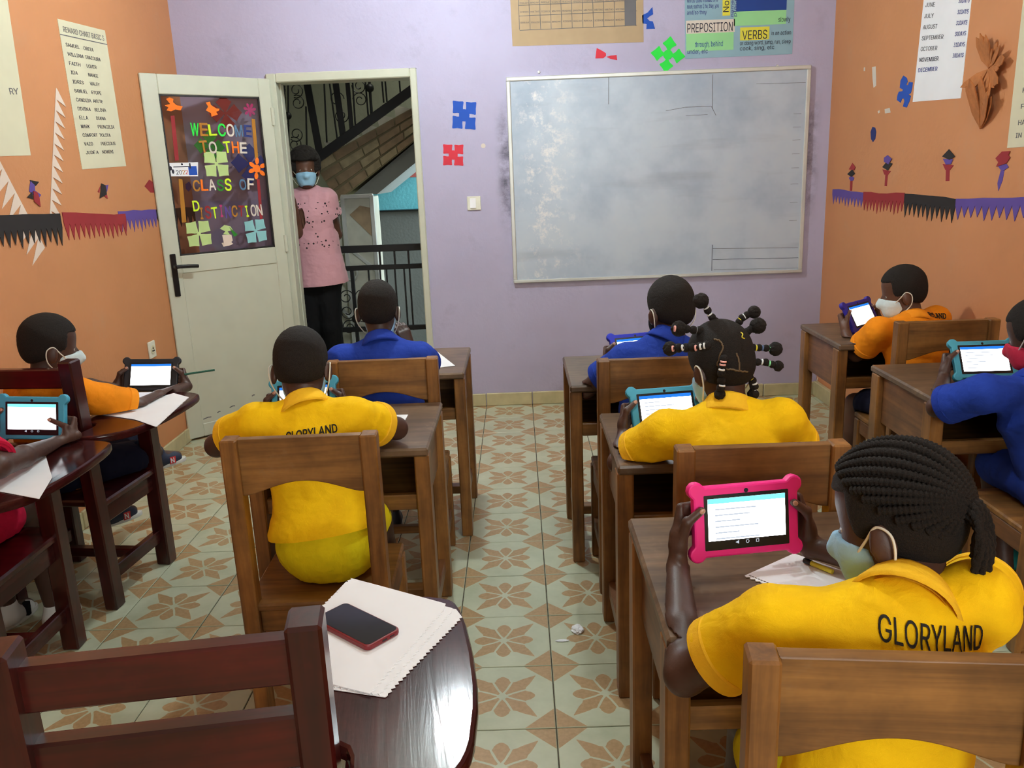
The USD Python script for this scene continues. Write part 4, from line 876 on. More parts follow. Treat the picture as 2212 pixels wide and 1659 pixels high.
# ------------------------------------------------------------------ figures: smooth-blended limbs on a grid, skinned to one surface
class Body:
    def __init__(s, h): s.h, s.P = h, []
    def cap(s, a, b, ra, rb, k=.015, op='u'): s.P.append(('c', V(*a), V(*b), ra, rb, k, op)); return s
    def ell(s, c, r, R=None, k=.012, op='u'): s.P.append(('e', V(*c), V(*r), np.eye(3) if R is None else R, 0, k, op)); return s
    def seg(s, a, b, wa, wb, side, k=.025, op='u'): s.P.append(('s', V(*a), V(*b), wa, wb, k, op, V(*side))); return s
    def cut(s, p, n): s.P.append(('p', V(*p), V(*n) / np.linalg.norm(n), 0, 0, 0, 'i')); return s
    def bounds(s, q):
        if q[0] == 'c': r = max(q[3], q[4]); return np.minimum(q[1], q[2]) - r, np.maximum(q[1], q[2]) + r
        if q[0] == 'b': r = np.abs(q[3]) @ q[2]; return q[1] - r, q[1] + r
        if q[0] == 's': r = max(*q[3], *q[4]); return np.minimum(q[1], q[2]) - r, np.maximum(q[1], q[2]) + r
        r = max(q[2]); return q[1] - r, q[1] + r
    def dist(s, q, X):
        if q[0] == 'c':
            ab = q[2] - q[1]; t = np.clip(((X - q[1]) @ ab) / (ab @ ab + 1e-12), 0, 1)
            return np.linalg.norm(X - q[1] - t[..., None] * ab, axis=-1) - (q[3] + (q[4] - q[3]) * t)
        if q[0] == 'e':
            y = (X - q[1]) @ q[3]; a = np.linalg.norm(y / q[2], axis=-1); b = np.linalg.norm(y / q[2] ** 2, axis=-1)
            return a * (a - 1) / (b + 1e-9)
        if q[0] == 's':
            ab = q[2] - q[1]; L = np.linalg.norm(ab); z = ab / L; x = q[7] - z * (q[7] @ z); x /= np.linalg.norm(x); y = np.cross(z, x)
            D = X - q[1]; zz = D @ z; t = np.clip(zz / L, 0, 1); w = q[3][0] + (q[4][0] - q[3][0]) * t; d = q[3][1] + (q[4][1] - q[3][1]) * t
            m = np.minimum(w, d); e = zz - t * L
            return (np.sqrt(((D @ x) / w) ** 2 + ((D @ y) / d) ** 2 + (e / m) ** 2) - 1) * m
        if q[0] == 'b':
            y = np.abs((X - q[1]) @ q[3]) - q[2]; return np.linalg.norm(np.maximum(y, 0), axis=-1) + np.minimum(y.max(-1), 0)
        return (X - q[1]) @ q[2]
    def carve(s, boxes):
        for c, hf, R in boxes: s.P.append(('b', V(*c), V(*hf), R, 0, .003, 's'))
        return s
    def mesh(s):
        h = s.h; u = [q for q in s.P if q[6] == 'u']; B = [s.bounds(q) for q in u]
        lo = np.min([b[0] for b in B], 0) - 4 * h; hi = np.max([b[1] for b in B], 0) + 4 * h
        n = np.ceil((hi - lo) / h).astype(int) + 1; F = np.full(n, .06, np.float32)
        ax = [lo[i] + h * np.arange(n[i]) for i in range(3)]
        for q in s.P:
            if q[0] == 'p': i0, i1 = np.zeros(3, int), n
            else:
                b0, b1 = s.bounds(q); m = q[5] + 3 * h
                i0 = np.clip(np.floor((b0 - m - lo) / h).astype(int), 0, n - 1); i1 = np.clip(np.ceil((b1 + m - lo) / h).astype(int) + 1, 1, n)
                if (i1 <= i0).any(): continue
            sl = tuple(slice(a, b) for a, b in zip(i0, i1))
            X = np.stack(np.meshgrid(*[ax[i][sl[i]] for i in range(3)], indexing='ij'), -1)
            d = s.dist(q, X).astype(np.float32); f = F[sl]; k = max(q[5], 1e-6)
            if q[6] == 'u': g = np.maximum(k - np.abs(f - d), 0) / k; F[sl] = np.minimum(f, d) - g * g * k * .25
            else:
                d = -d if q[6] == 's' else d
                g = np.maximum(k - np.abs(f - d), 0) / k; F[sl] = np.maximum(f, d) + g * g * k * .25
        return surface_net(F, lo, h)

def surface_net(F, lo, h):
    s = F < 0; n = np.array(F.shape)
    c = np.zeros(n - 1, np.int8)
    for o in np.ndindex(2, 2, 2): c += s[tuple(slice(a, m - 1 + a) for a, m in zip(o, n))]
    I = np.argwhere((c > 0) & (c < 8)); ident = np.full(n - 1, -1, np.int64); ident[tuple(I.T)] = np.arange(len(I))
    acc, cnt = np.zeros((len(I), 3)), np.zeros(len(I))
    for ax in range(3):
        e = np.eye(3, dtype=int)[ax]
        for o in np.ndindex(2, 2, 2):
            if o[ax]: continue
            a = I + o; b = a + e; fa, fb = F[tuple(a.T)], F[tuple(b.T)]
            x = (fa < 0) != (fb < 0); t = np.where(x, fa / np.where(x, fa - fb, 1), 0)
            acc += x[:, None] * (np.array(o) + t[:, None] * e); cnt += x
    v = lo + h * (I + acc / np.maximum(cnt, 1)[:, None]); f = []
    for ax in range(3):
        e = np.eye(3, dtype=int); p, q = e[(ax + 1) % 3], e[(ax + 2) % 3]
        sl0 = [slice(1, -1)] * 3; sl1 = [slice(1, -1)] * 3; sl0[ax] = slice(0, -1); sl1[ax] = slice(1, None)
        a, b = s[tuple(sl0)], s[tuple(sl1)]; J = np.argwhere(a != b); base = np.ones(3, int); base[ax] = 0
        at = J + base; fl = a[tuple(J.T)]
        Q = np.stack([ident[tuple((at - p - q).T)], ident[tuple((at - q).T)], ident[tuple(at.T)], ident[tuple((at - p).T)]], 1)
        ok = (Q >= 0).all(1); Q, fl = Q[ok], fl[ok]; Q = np.where(fl[:, None], Q, Q[:, ::-1]); f.append(Q)
    Q = np.vstack(f); f = np.vstack([Q[:, [0, 1, 2]], Q[:, [0, 2, 3]]])
    return trimesh.Trimesh(v, f, process=False)

def smoothed(m, it=4):
    import scipy.sparse as sp
    v, f = np.array(m.vertices), np.array(m.faces); n = len(v)
    e = np.vstack([f[:, [0, 1]], f[:, [1, 2]], f[:, [2, 0]]]); e = np.vstack([e, e[:, ::-1]])
    A = sp.csr_matrix((np.ones(len(e)), (e[:, 0], e[:, 1])), (n, n)); A.data[:] = 1; A = sp.diags(1 / np.maximum(np.asarray(A.sum(1)).ravel(), 1)) @ A
    for _ in range(it):
        for w in (.5, -.52): v = v + w * (A @ v - v)
    return trimesh.Trimesh(v, f, process=False)
def wrinkled(m, amp, freq, seed=0, stretch=(1, 1, 1)):
    n = np.array(m.vertex_normals); p = np.array(m.vertices) * freq * np.array(stretch)
    a = 1 - np.abs(2 * meshkit.fbm(p + 31.7, 3, seed) - 1) * 2
    m.vertices = m.vertices + n * (a * amp)[:, None]; return m
def rot3(yaw, pitch, roll):
    a, b, c = map(math.radians, (yaw, -pitch, roll))
    Z = V((math.cos(a), -math.sin(a), 0), (math.sin(a), math.cos(a), 0), (0, 0, 1)); X = V((1, 0, 0), (0, math.cos(b), -math.sin(b)), (0, math.sin(b), math.cos(b))); Y = V((math.cos(c), 0, math.sin(c)), (0, 1, 0), (-math.sin(c), 0, math.cos(c)))
    return Z @ X @ Y

# ---- tablets in bumper cases
def make_tablet(label, c, r, u, case, header='screen_blue', dim=False, lines=True, nav=False, w=.212, hh=.140, on=True):
    r = V(*r) / np.linalg.norm(r); u = V(*u) - r * np.dot(r, u); u /= np.linalg.norm(u)
    fr = Frame(c, r, u); t = thing('tablet', label, 'tablet', M=fr.M, group=None)
    b = sg.box(-w / 2 + .008, -hh / 2 + .008, w / 2 - .008, hh / 2 - .008).buffer(.006)
    for sx in (-1, 1):
        for sy in (-1, 1): b = b.union(sg.Point(sx * (w / 2 - .009), sy * (hh / 2 - .009)).buffer(.0165, quad_segs=6))
    b = b.buffer(.004, quad_segs=4).buffer(-.008, quad_segs=4).buffer(.004, quad_segs=4)
    sw, sh = .154, .090
    m = bevel_slab(sg.Polygon(b.exterior.simplify(.0006)), .020, .004); m.apply_translation((0, 0, -.010)); cs = obj('case', m, case, t)
    Z = .0101
    obj('camera_hole', prism(affinity.scale(sg.Point(.0, hh / 2 - .0135).buffer(.0042), 1, 1), .0006, Z - .0003), 'black_plastic', t, smooth=False)
    obj('bezel', prism(sg.box(-sw / 2 - .005, -sh / 2 - .007, sw / 2 + .005, sh / 2 + .005).buffer(.002), .0008, Z - .0004), 'black_plastic', t, smooth=False)
    Z2 = Z + .0006
    if on:
        s = obj('screen', prism(sg.box(-sw / 2, -sh / 2 + (.009 if nav else 0), sw / 2, sh / 2), .0004, Z2), 'screen_white', t, smooth=False)
        obj('header_bar', prism(sg.box(-sw / 2, sh / 2 - .0095, sw / 2, sh / 2), .0003, Z2 + .0003), header, s, smooth=False)
        if lines:
            rj = random.Random(label)
            for i in range(6):
                y = sh / 2 - .022 - i * .0112; ln = rj.uniform(.03, .095)
                obj('text_line', prism(sg.box(-sw / 2 + .014, y, -sw / 2 + .014 + ln, y + .0022), .0003, Z2 + .0003), 'screen_grey', s, smooth=False)
        if nav:
            for i, q in enumerate((sg.Polygon([(-.004, 0), (.003, .0035), (.003, -.0035)]), sg.Point(0, 0).buffer(.0034).difference(sg.Point(0, 0).buffer(.0024)), sg.box(-.003, -.003, .003, .003).difference(sg.box(-.002, -.002, .002, .002)))):
                obj('nav_key', prism(affinity.translate(q, -.02 + .020 * i, -sh / 2 + .0035), .0003, Z2), 'screen_grey', t, smooth=False)
    return dict(c=V(*c), r=r, u=u, n=np.cross(r, u), w=w, h=hh)

def hand_prims(tb, s, wo=.040, wd=.060, wn=-.015, thumb=0.0, up=0.0, g=1.0):
    "hand closed on the left (s=-1) or right (+1) edge of a tablet: thumb in front, fingers behind. Returns prims and the wrist point"
    c, e, u, n = tb['c'] + tb['u'] * up, tb['r'] * s, tb['u'], tb['n']; w2 = tb['w'] / 2
    at = lambda a, b, d: c + e * (w2 + a) + u * b + n * d
    W = at(wo, -wd, wn); P = [('c', W, at(.022, -.025, -.012), .0185 * g, .017 * g, .012)]
    for i in range(4):
        z = .026 - .0165 * i
        K = at(.012, z, -.019); F1 = at(-.016, z + .004, -.0215); F2 = at(-.034 + .004 * abs(i - 1), z + .003, -.019)
        P += [('c', W * .35 + at(.02, -.02, -.013) * .65, K, .0135 * g, .0098 * g, .010), ('c', K, F1, .0088 * g, .0076 * g, .003), ('c', F1, F2, .0076 * g, .0062 * g, .003)]
    B_ = W * .4 + at(.018, -.012, -.004) * .6; T1 = at(.012 - thumb * .3, .006, .013); T2 = at(-.014 - thumb, .026, .0165)
    P += [('c', B_, T1, .0135 * g, .0102 * g, .009), ('c', T1, T2, .0100 * g, .0078 * g, .004)]
    nail = (T2 + n * .0068 * g, T2 - T1, n)
    return P, W, nail
def free_hand_prims(W, f, pn, g=1.0, curl=.35, s=1):
    "relaxed hand from wrist W along f, palm normal pn, thumb on the side s * (f x pn)"
    f = V(*f) / np.linalg.norm(f); pn = V(*pn) - f * np.dot(pn, f); pn /= np.linalg.norm(pn); x = np.cross(f, pn) * s
    P = []
    for i in range(4):
        a = (.020 - .0135 * i); L = (.026, .030, .027, .021)[i]
        K = W + f * .060 * g + x * a * g; F1 = K + (f * math.cos(curl) + pn * math.sin(curl)) * L * g; F2 = F1 + (f * math.cos(2 * curl) + pn * math.sin(2 * curl)) * L * .85 * g
        P += [('c', W + x * a * .4 * g, K, .0135 * g, .0098 * g, .010), ('c', K, F1, .0088 * g, .0076 * g, .003), ('c', F1, F2, .0076 * g, .0062 * g, .003)]
    T1 = W + f * .035 * g + x * .034 * g + pn * .012 * g; T2 = T1 + (f * .8 + x * .3 + pn * .4) * .026 * g
    return P + [('c', W + f * .012 * g + x * .012 * g, T1, .0135 * g, .0105 * g, .009), ('c', T1, T2, .0100 * g, .0078 * g, .004)]

def trimmed(m, boxes=None):
    "takes the furniture's boxes out of a closed mesh"
    try:
        m.merge_vertices(); M_ = m3.Manifold(m3.Mesh(np.array(m.vertices, np.float32), np.array(m.faces, np.uint32))); lo, hi = m.bounds; n0 = M_.num_tri(); assert n0 > 0
        for c, hf, R in boxes or CARVE2:
            r = np.abs(R) @ np.array(hf)
            if (c - r < hi).all() and (c + r > lo).all():
                M_ = M_ - m3.Manifold.cube((2 * np.array(hf)).tolist(), True).transform(np.c_[R, c])
        mm = M_.to_mesh(); assert M_.num_tri() > 10
        return trimesh.Trimesh(mm.vert_properties[:, :3], mm.tri_verts, process=False)
    except Exception: return m
def person(label, hc, yaw, pitch, N, shL, shR, elL, elR, P, hands, roll=0, hs=1.0, b=1.0, body_yaw=0, skin='skin_dark', shirt='cloth_yellow', shorts='cloth_yellow_shorts', hair='crop', mask='mask_blue',
           legs=None, shoes='shoe_black', legs_cloth=.62, sleeve=.62, hem=.03, collar=True, seed=0, lean=None, socks=None, shorts_h=.007, print_=None, standing=False, hand_g=None, mask_low=0.0, puff=.008, flare=0.0, more=[]):
    t = thing('person', label, 'person')
    hc, N, shL, shR, elL, elR, P = (V(*x) for x in (hc, N, shL, shR, elL, elR, P))
    R = rot3(yaw, pitch, roll); H = lambda x, y, z: hc + R @ (V(x, y, z) * hs)
    side = shR - shL; side /= np.linalg.norm(side)
    by = math.radians(body_yaw); fd = V(-math.sin(by), math.cos(by), 0); rt_ = V(math.cos(by), math.sin(by), 0)
    hg = hand_g or b
    bd = Body(.0058 if b <= 1.05 else .0068)
    # head
    bd.ell(H(0, -.008, .028), V(.070, .087, .080) * hs, R, .01).ell(H(0, .022, -.035), V(.057, .060, .070) * hs, R, .02).ell(H(0, .036, -.076), V(.040, .040, .033) * hs, R, .018)
    bd.cap(H(0, .080, -.012), H(0, .092, -.034), .007 * hs, .0115 * hs, .012)
    for sx in (-1, 1):
        bd.ell(H(sx * .027, .090, -.006), V(.017, .013, .010) * hs, R, .010, 's'); bd.ell(H(sx * .013, .085, -.037), V(.008, .009, .007) * hs, R, .006)
        bd.ell(H(sx * .074, -.006, -.020), V(.009, .019, .029) * hs, R @ rot3(-sx * 22, 0, 0), .007)
    bd.ell(H(0, .078, -.060), V(.021, .011, .006) * hs, R, .005).ell(H(0, .076, -.069), V(.019, .011, .006) * hs, R, .005)
    bd.cap(H(0, -.018, -.055), N + V(0, 0, -.01), .041 * b ** .5, .045 * b, .022)
    # trunk
    up = N - P; wst, ch, top = P + up * .38, P + up * .72, P + up * .93
    tw = b
    def trunk(B, g, k=.03):
        B.seg(P, wst, (.112 * tw + g, .088 * tw + g), (.098 * tw + g, .076 * tw + g), side, k).seg(wst, ch, (.098 * tw + g, .076 * tw + g), (.116 * tw + g, .086 * tw + g), side, k)
        B.seg(ch, top, (.116 * tw + g, .086 * tw + g), (.080 * tw + g, .058 * tw + g), side, k)
        for S in (shL, shR): B.cap(P + up * .90, S, .048 * b + g, .040 * b + g, .03)
    trunk(bd, 0)
    wr = {}
    for s, S, E in ((-1, shL, elL), (1, shR, elR)):
        hd = hands[0 if s < 0 else 1]
        wr[s] = hd
    patches, nails = [], []
    extra = [(h_['tb']['c'], (h_['tb']['w'] / 2 + .0105, h_['tb']['h'] / 2 + .009, .0134), np.stack([h_['tb']['r'], h_['tb']['u'], h_['tb']['n']], 1)) for h_ in hands[:1] if h_ and 'tb' in h_]
    for s, S, E in ((-1, shL, elL), (1, shR, elR)):
        hd = wr[s]
        if hd is None: pr, W = [], E + fd * .16 * b
        elif 'tb' in hd:
            kw = {k: v for k, v in hd.items() if k not in ('tb', 's')}
            pr, W, nail = hand_prims(hd['tb'], hd.get('s', s), g=hg, **kw); nails.append(nail)
        else: W = V(*hd['w']); pr = free_hand_prims(W, hd['f'], hd['n'], hg, hd.get('curl', .35), hd.get('s', -s))
        bd.cap(S, E, .041 * b, .032 * b, .02).cap(E, E * .6 + W * .4, .0325 * b, .0315 * b, .012).cap(E * .6 + W * .4, W, .0315 * b, .0205 * b, .012)
        patches.append((pr, E, W))
    if legs is None:
        kn = .17 if not standing else .1
        hl = [P + rt_ * s * .062 * b for s in (-1, 1)]
        kn = [P + rt_ * s * .085 * b + fd * .30 * b + V(0, 0, -.015) for s in (-1, 1)]
        an = [V(k[0], k[1], .075) + fd * .03 for k in kn]
        legs = list(zip(hl, kn, an))
    else: legs = [tuple(V(*p) for p in l) for l in legs]
    for hp, k_, a_ in legs:
        bd.cap(hp, k_, .066 * b, .047 * b, .03).cap(k_, k_ * .62 + a_ * .38, .044 * b, .043 * b, .015).cap(k_ * .62 + a_ * .38, a_, .043 * b, .027 * b, .015)
        fdir = (a_ - k_) * 0 + fd; bd.cap(a_ - V(0, 0, .02), a_ + fdir * .09 * b - V(0, 0, .045), .028 * b, .022 * b, .015)
    bd.carve(CARVE + extra + more)
    m = smoothed(bd.mesh(), 2)
    parts_ = [m]
    for pr, E, W in patches:
        if not pr: continue
        hb = Body(.0026)
        hb.cap(W + (E - W) * .22, W, .0245 * b, .0205 * b, .01)
        for q in pr: hb.cap(q[1], q[2], q[3], q[4], q[5])
        hb.carve(CARVE + extra + more); parts_.append(smoothed(hb.mesh(), 2))
    if len(parts_) > 1:
        try:
            M_ = m3.Manifold.batch_boolean([m3.Manifold(m3.Mesh(np.array(x.vertices, np.float32), np.array(x.faces, np.uint32))) for x in parts_], m3.OpType.Add)
            assert M_.status() == m3.Error.NoError and M_.num_tri() > 100
            mm = M_.to_mesh(); m = trimesh.Trimesh(mm.vert_properties[:, :3], mm.tri_verts, process=False)
        except Exception: m = cat_(parts_)
    obj('body', m, skin, t, smooth=True)
    # eyes, nails
    for sx in (-1, 1):
        e = obj('eye', ball(H(sx * .026, .0592, -.006), .0122 * hs, 2), 'eye_white', t, smooth=True)
        obj('iris', ball(H(sx * .026, .0664, -.006), .0062 * hs, 2), 'eye_dark', e, smooth=True)
    for c_, d_, n_ in nails:
        Rn = np.stack([np.cross(d_ / np.linalg.norm(d_), n_), d_ / np.linalg.norm(d_), n_], 1)
        q = trimesh.creation.icosphere(2); q.apply_scale((.0048 * hg, .0062 * hg, .0022)); q.vertices = q.vertices @ Rn.T + c_; obj('thumb_nail', q, 'nail', t, smooth=True)
    # hair
    hb = Body(.0048)
    g = {'crop': .0030, 'fade': .0028, 'braids': .007, 'rows': .006, 'afro': .022}[hair]
    hb.ell(H(0, -.008, .030), V(.070 + g, .087 + g, .080 + g) * hs, R, .01).ell(H(0, -.026, -.010), V(.062 + g, .062 + g, .060) * hs, R, .02)
    low = -.070 if hair in ('braids', 'rows') else -.062
    a, c2 = V(0, .083, .010), V(0, -.070, low); dd = a - c2; nn_ = np.cross(V(1, 0, 0), dd); nn_ /= np.linalg.norm(nn_)
    hb.cut(hc + R @ (c2 * hs), R @ (-nn_ if nn_[2] > 0 else nn_))
    hb.P.append(('b', H(0, .128, -.035), V(.12, .085, .088) * hs, R, 0, .010, 's'))
    for sx in (-1, 1): hb.ell(H(sx * .078, .012, -.030), V(.022, .030, .034) * hs, R, .006, 's')
    hm = smoothed(hb.mesh(), 2)
    if hair in ('crop', 'fade', 'afro'): hm = wrinkled(hm, .0011 if hair != 'afro' else .007, 130 if hair != 'afro' else 34, seed)
    hp_ = obj('hair', hm, 'hair_black', t, smooth=True)
    info = dict(t=t, H=H, R=R, hs=hs, hair=hp_, hc=hc)
    # mask: a cup over nose, mouth and chin, and two ear loops
    if mask:
        mb = Body(.0042); o = mask_low
        mb.ell(H(0, .030, -.042 - o), V(.060, .065, .060) * hs, R, .01).ell(H(0, .040, -.078 - o), V(.046, .046, .036) * hs, R, .02).cap(H(0, .084, -.018 - o), H(0, .097, -.038 - o), .012 * hs, .015 * hs, .02)
        mb.cut(H(0, .085, -.014 - o), R @ V(0, -.22, 1)).cut(H(0, .018, -.05 - o), R @ V(0, -1, .25)).cut(H(0, 0, -.112 - o), R @ V(0, .25, -1))
        mm = smoothed(mb.mesh(), 1); mk = obj('face_mask', mm, mask, t, smooth=True)
        for sx in (-1, 1):
            lp = spline([H(sx * .056, .040, -.034 - o), H(sx * .071, .018, -.014), H(sx * .080, -.004, .006), H(sx * .0835, -.024, -.008), H(sx * .079, -.018, -.046), H(sx * .064, .014, -.078 - o), H(sx * .050, .036, -.094 - o)], 6)
            obj('ear_loop', tube(lp, .0022, 6), 'mask_loop', mk, smooth=True)
    # shirt
    sb = Body(.0056); g = .013
    hp0 = P - up / np.linalg.norm(up) * hem
    sb.seg(hp0, wst, (.122 * tw + g + flare, .096 * tw + g + flare), (.108 * tw + g, .084 * tw + g), side, .03).seg(wst, ch, (.108 * tw + g, .084 * tw + g), (.118 * tw + g, .088 * tw + g), side, .03).seg(ch, top, (.118 * tw + g, .088 * tw + g), (.074 * tw + g, .054 * tw + g), side, .03)
    for S in (shL, shR): sb.cap(P + up * .885, S, .046 * b + g, .038 * b + g, .03)
    cuffs = []
    for S, E in ((shL, elL), (shR, elR)):
        d_ = E - S; sb.cap(S, S + d_ * sleeve, .042 * b + g, .046 * b + g, .025); cuffs.append((S + d_ * sleeve, d_ / np.linalg.norm(d_)))
    sb.carve(CARVE2); sm = sb.mesh()
    sm = wrinkled(wrinkled(smoothed(sm, 3), .0042, 12, seed + 3, (1, 1, .6)), .0016, 30, seed + 5, (.6, .6, 1.2))
    try:
        M_ = m3.Manifold(m3.Mesh(np.array(sm.vertices, np.float32), np.array(sm.faces, np.uint32)))
        for c_, d_ in cuffs:                                        # open the sleeve ends
            cu = m3.Manifold.cylinder(.14 * b, .16 * b, .16 * b, 24).transform(np.c_[trimesh.geometry.align_vectors([0, 0, 1], d_)[:3, :3], c_ + d_ * .002])
            M_ = M_ - (cu ^ m3.Manifold.sphere(.085 * b, 24).translate(c_ + d_ * .03))
            tn = m3.Manifold.cylinder(.05, .043 * b, .048 * b, 24).transform(np.c_[trimesh.geometry.align_vectors([0, 0, 1], d_)[:3, :3], c_ - d_ * .038])
            M_ = M_ - tn
        lo_ = hp0 - up / np.linalg.norm(up) * .001
        M_ = M_.trim_by_plane((-(-up / np.linalg.norm(up))).tolist(), float(np.dot(up / np.linalg.norm(up), lo_) - .012))
        mm = M_.to_mesh(); assert M_.num_tri() > 100; sm = trimesh.Trimesh(mm.vert_properties[:, :3], mm.tri_verts, process=False)
    except Exception as ex: pass
    sh_ = obj('shirt', sm, shirt, t, smooth=38); info['shirt'] = sh_; info['shirt_mesh'] = sm
    for c_, d_ in cuffs:                                            # ribbed cuffs
        A = np.array(trimesh.geometry.align_vectors([0, 0, 1], d_)); r0 = .046 * b + g
        cf = lathe([(r0 - .006, -.026), (r0 + .003, -.026), (r0 + .0052, -.023), (r0 + .0042, -.018), (r0 + .0056, -.013), (r0 + .0044, -.008), (r0 + .0058, -.003), (r0 + .004, .003), (r0 - .003, .004), (r0 - .007, -.004), (r0 - .006, -.026)], 36)
        A[:3, 3] = c_; obj('cuff', trimmed(cf.apply_transform(A)), shirt + '_trim' if collar else shirt, sh_, smooth=40)
    if collar:
        nk = (H(0, -.018, -.06) - N); nk /= np.linalg.norm(nk); A = np.array(trimesh.geometry.align_vectors([0, 0, 1], nk)); A[:3, 3] = N - nk * .004
        r0 = .050 * b
        cm = lathe([(r0 + .012, -.012), (r0 + .003, .018), (r0 - .001, .034), (r0 + .004, .038), (r0 + .010, .030), (r0 + .024, .002), (r0 + .030, -.014), (r0 + .024, -.018)], 30)
        obj('collar', wrinkled(cm.apply_transform(A), .0015, 30, seed), shirt + '_trim', sh_, smooth=True)
    if print_:
        s_, a0, h_, wd = print_                                      # lettering laid on the back of the shirt
        z = up / np.linalg.norm(up); x = side - z * (side @ z); x /= np.linalg.norm(x); y = np.cross(z, x)      # y points forward
        tm = text(s_, 0, 0, wd, h_, .001, bold=h_ < .025); tm = tm.subdivide_to_size(.008) if False else trimesh.Trimesh(*trimesh.remesh.subdivide_to_size(tm.vertices, tm.faces, .010), process=False)
        vs, ns = np.array(sm.vertices), np.array(sm.vertex_normals); bk = (ns @ y) < -.15
        loc = (vs[bk] - P); tr = cKDTree(np.c_[loc @ x, loc @ z])
        q = np.array(tm.vertices); u_ = q[:, 0] - wd / 2 + a0[0]; v_ = q[:, 1] + a0[1]
        d_, i_ = tr.query(np.c_[u_, v_], k=4); w_ = 1 / (d_ + 1e-4); yy = ((loc @ y)[i_] * w_).sum(1) / w_.sum(1)
        tm.vertices = P + u_[:, None] * x + v_[:, None] * z + (yy - .0022 - q[:, 2])[:, None] * y
        obj('lettering', tm, 'print_black', sh_, smooth=False)
    # shorts or trousers
    tb_ = Body(shorts_h)
    tb_.seg(P - V(0, 0, .01), P + up * .18, (.122 * tw + puff, .098 * tw + puff), (.110 * tw + puff * .8, .086 * tw + puff * .8), side, .03)
    for hp, k_, a_ in legs:
        if legs_cloth <= 1: tb_.cap(hp, hp + (k_ - hp) * legs_cloth, .078 * b, .068 * b, .03)
        else: tb_.cap(hp, k_, .076 * b, .058 * b, .03).cap(k_, k_ + (a_ - k_) * (legs_cloth - 1), .057 * b, .044 * b, .02)
    tb_.carve([(c, h + max(puff - .008, 0) * .45, R) for c, h, R in CARVE2])
    obj('trousers' if legs_cloth > 1 else 'shorts', wrinkled(smoothed(tb_.mesh(), 2), .003 + .16 * max(puff - .008, 0), 17, seed + 9, (1.6, 1.6, .6)), shorts, t, smooth=True)
    # shoes
    for hp, k_, a_ in legs:
        A = Frame(V(a_[0], a_[1], a_[2] - .075), np.cross(fd, V(0, 0, 1)), fd)
        so_ = affinity.scale(sg.Point(0, 0).buffer(1, quad_segs=6), .034 * b, .092 * b); so_ = affinity.translate(so_, 0, .04 * b)
        shb = Body(.0045); c0 = V(a_[0], a_[1], a_[2])
        shb.cap(c0 - V(0, 0, .040 * b), c0 + fd * .085 * b - V(0, 0, .050 * b), .034 * b, .026 * b, .02).cap(c0, c0 - V(0, 0, .03), .031 * b, .034 * b, .02).cap(c0 - fd * .018 - V(0, 0, .048 * b), c0 + fd * .06 - V(0, 0, .05 * b), .028 * b, .03 * b, .02)
        shb.cut(c0 - V(0, 0, .066 * b), (0, 0, -1)).cut(c0 + V(0, 0, .022 * b), (0, 0, 1))
        shb.carve(CARVE)
        s1 = obj('shoe', smoothed(shb.mesh(), 1), shoes, t, smooth=True)
        sl = bevel_slab(so_, .018 * b, .004); T_ = np.eye(4); T_[:3, 0] = np.cross(fd, V(0, 0, 1)); T_[:3, 1] = fd; T_[:3, 2] = V(0, 0, 1); T_[:3, 3] = c0 - V(0, 0, .075 * b); sl.apply_transform(T_)
        obj('sole', sl, 'shoe_sole', s1)
        info.setdefault('shoes', []).append((s1, c0))
        if socks: obj('sock', lathe([(.031 * b, 0), (.033 * b, .05), (.030 * b, .052), (.028 * b, 0)], 16, (k_ - a_), a_), socks, t, smooth=True)
    return info
cloth('cloth_yellow', (252, 198, 14)); cloth('cloth_yellow_trim', (252, 192, 40)); cloth('cloth_yellow_shorts', (232, 214, 22)); cloth('cloth_orange', (240, 142, 22)); cloth('cloth_orange_trim', (244, 148, 30))
cloth('cloth_blue', (34, 62, 158)); cloth('cloth_blue_trim', (30, 56, 150)); cloth('cloth_magenta', (206, 26, 66)); cloth('cloth_magenta_trim', (206, 26, 66)); cloth('cloth_navy', (22, 24, 44)); cloth('cloth_black', (16, 16, 18)); cloth('cloth_pink', (206, 150, 158)); cloth('cloth_pink_trim', (206, 150, 158))
cloth('mask_blue', (160, 204, 232)); cloth('mask_white', (206, 222, 224)); cloth('mask_black', (22, 22, 24)); cloth('mask_red', (190, 44, 70)); plain('mask_loop', (226, 222, 206), .7); plain('print_black', (26, 22, 16), .8)
plain('eye_white', (176, 168, 156), .25); plain('eye_dark', (24, 14, 10), .15); plain('nail', (196, 146, 124), .3)
plain('shoe_black', (22, 24, 34), .5); plain('shoe_navy', (24, 34, 58), .6, bump=.2, bscale=500); plain('shoe_white', (220, 220, 216), .5); plain('shoe_sole', (206, 206, 200), .6); plain('shoe_red', (170, 30, 44), .6)
plain('case_sky', (70, 164, 194), .55, var=.02); plain('case_black', (22, 22, 30), .55); plain('case_blue', (24, 44, 200), .55, var=.02); plain('case_purple', (52, 40, 150), .55, var=.02); plain('case_pink', (250, 34, 142), .5, var=.02); plain('case_teal', (70, 160, 182), .55, var=.02)
def skin(name, c):
    c = np.array(lin(*c))
    look(name, {'t': ('texture_coordinate', {}), 'n': ('noise_texture', {'scale': 12, 'detail': 5}), 'r': ('rgb_ramp', {'ramp': [(.3, tuple(c * .85)), (.7, tuple(c * 1.12))]}), 'b': ('noise_texture', {'scale': 260, 'detail': 3}), 'bb': ('bump', {'strength': .12, 'distance': .002}),
         'p': ('principled_bsdf', {'roughness': .48, 'specular_ior_level': .45, 'subsurface_weight': .08, 'subsurface_scale': .004})},
         [('t.object', 'n.vector'), ('n.fac', 'r.fac'), ('r.color', 'p.base_color'), ('t.object', 'b.vector'), ('b.fac', 'bb.height'), ('bb.normal', 'p.normal')])
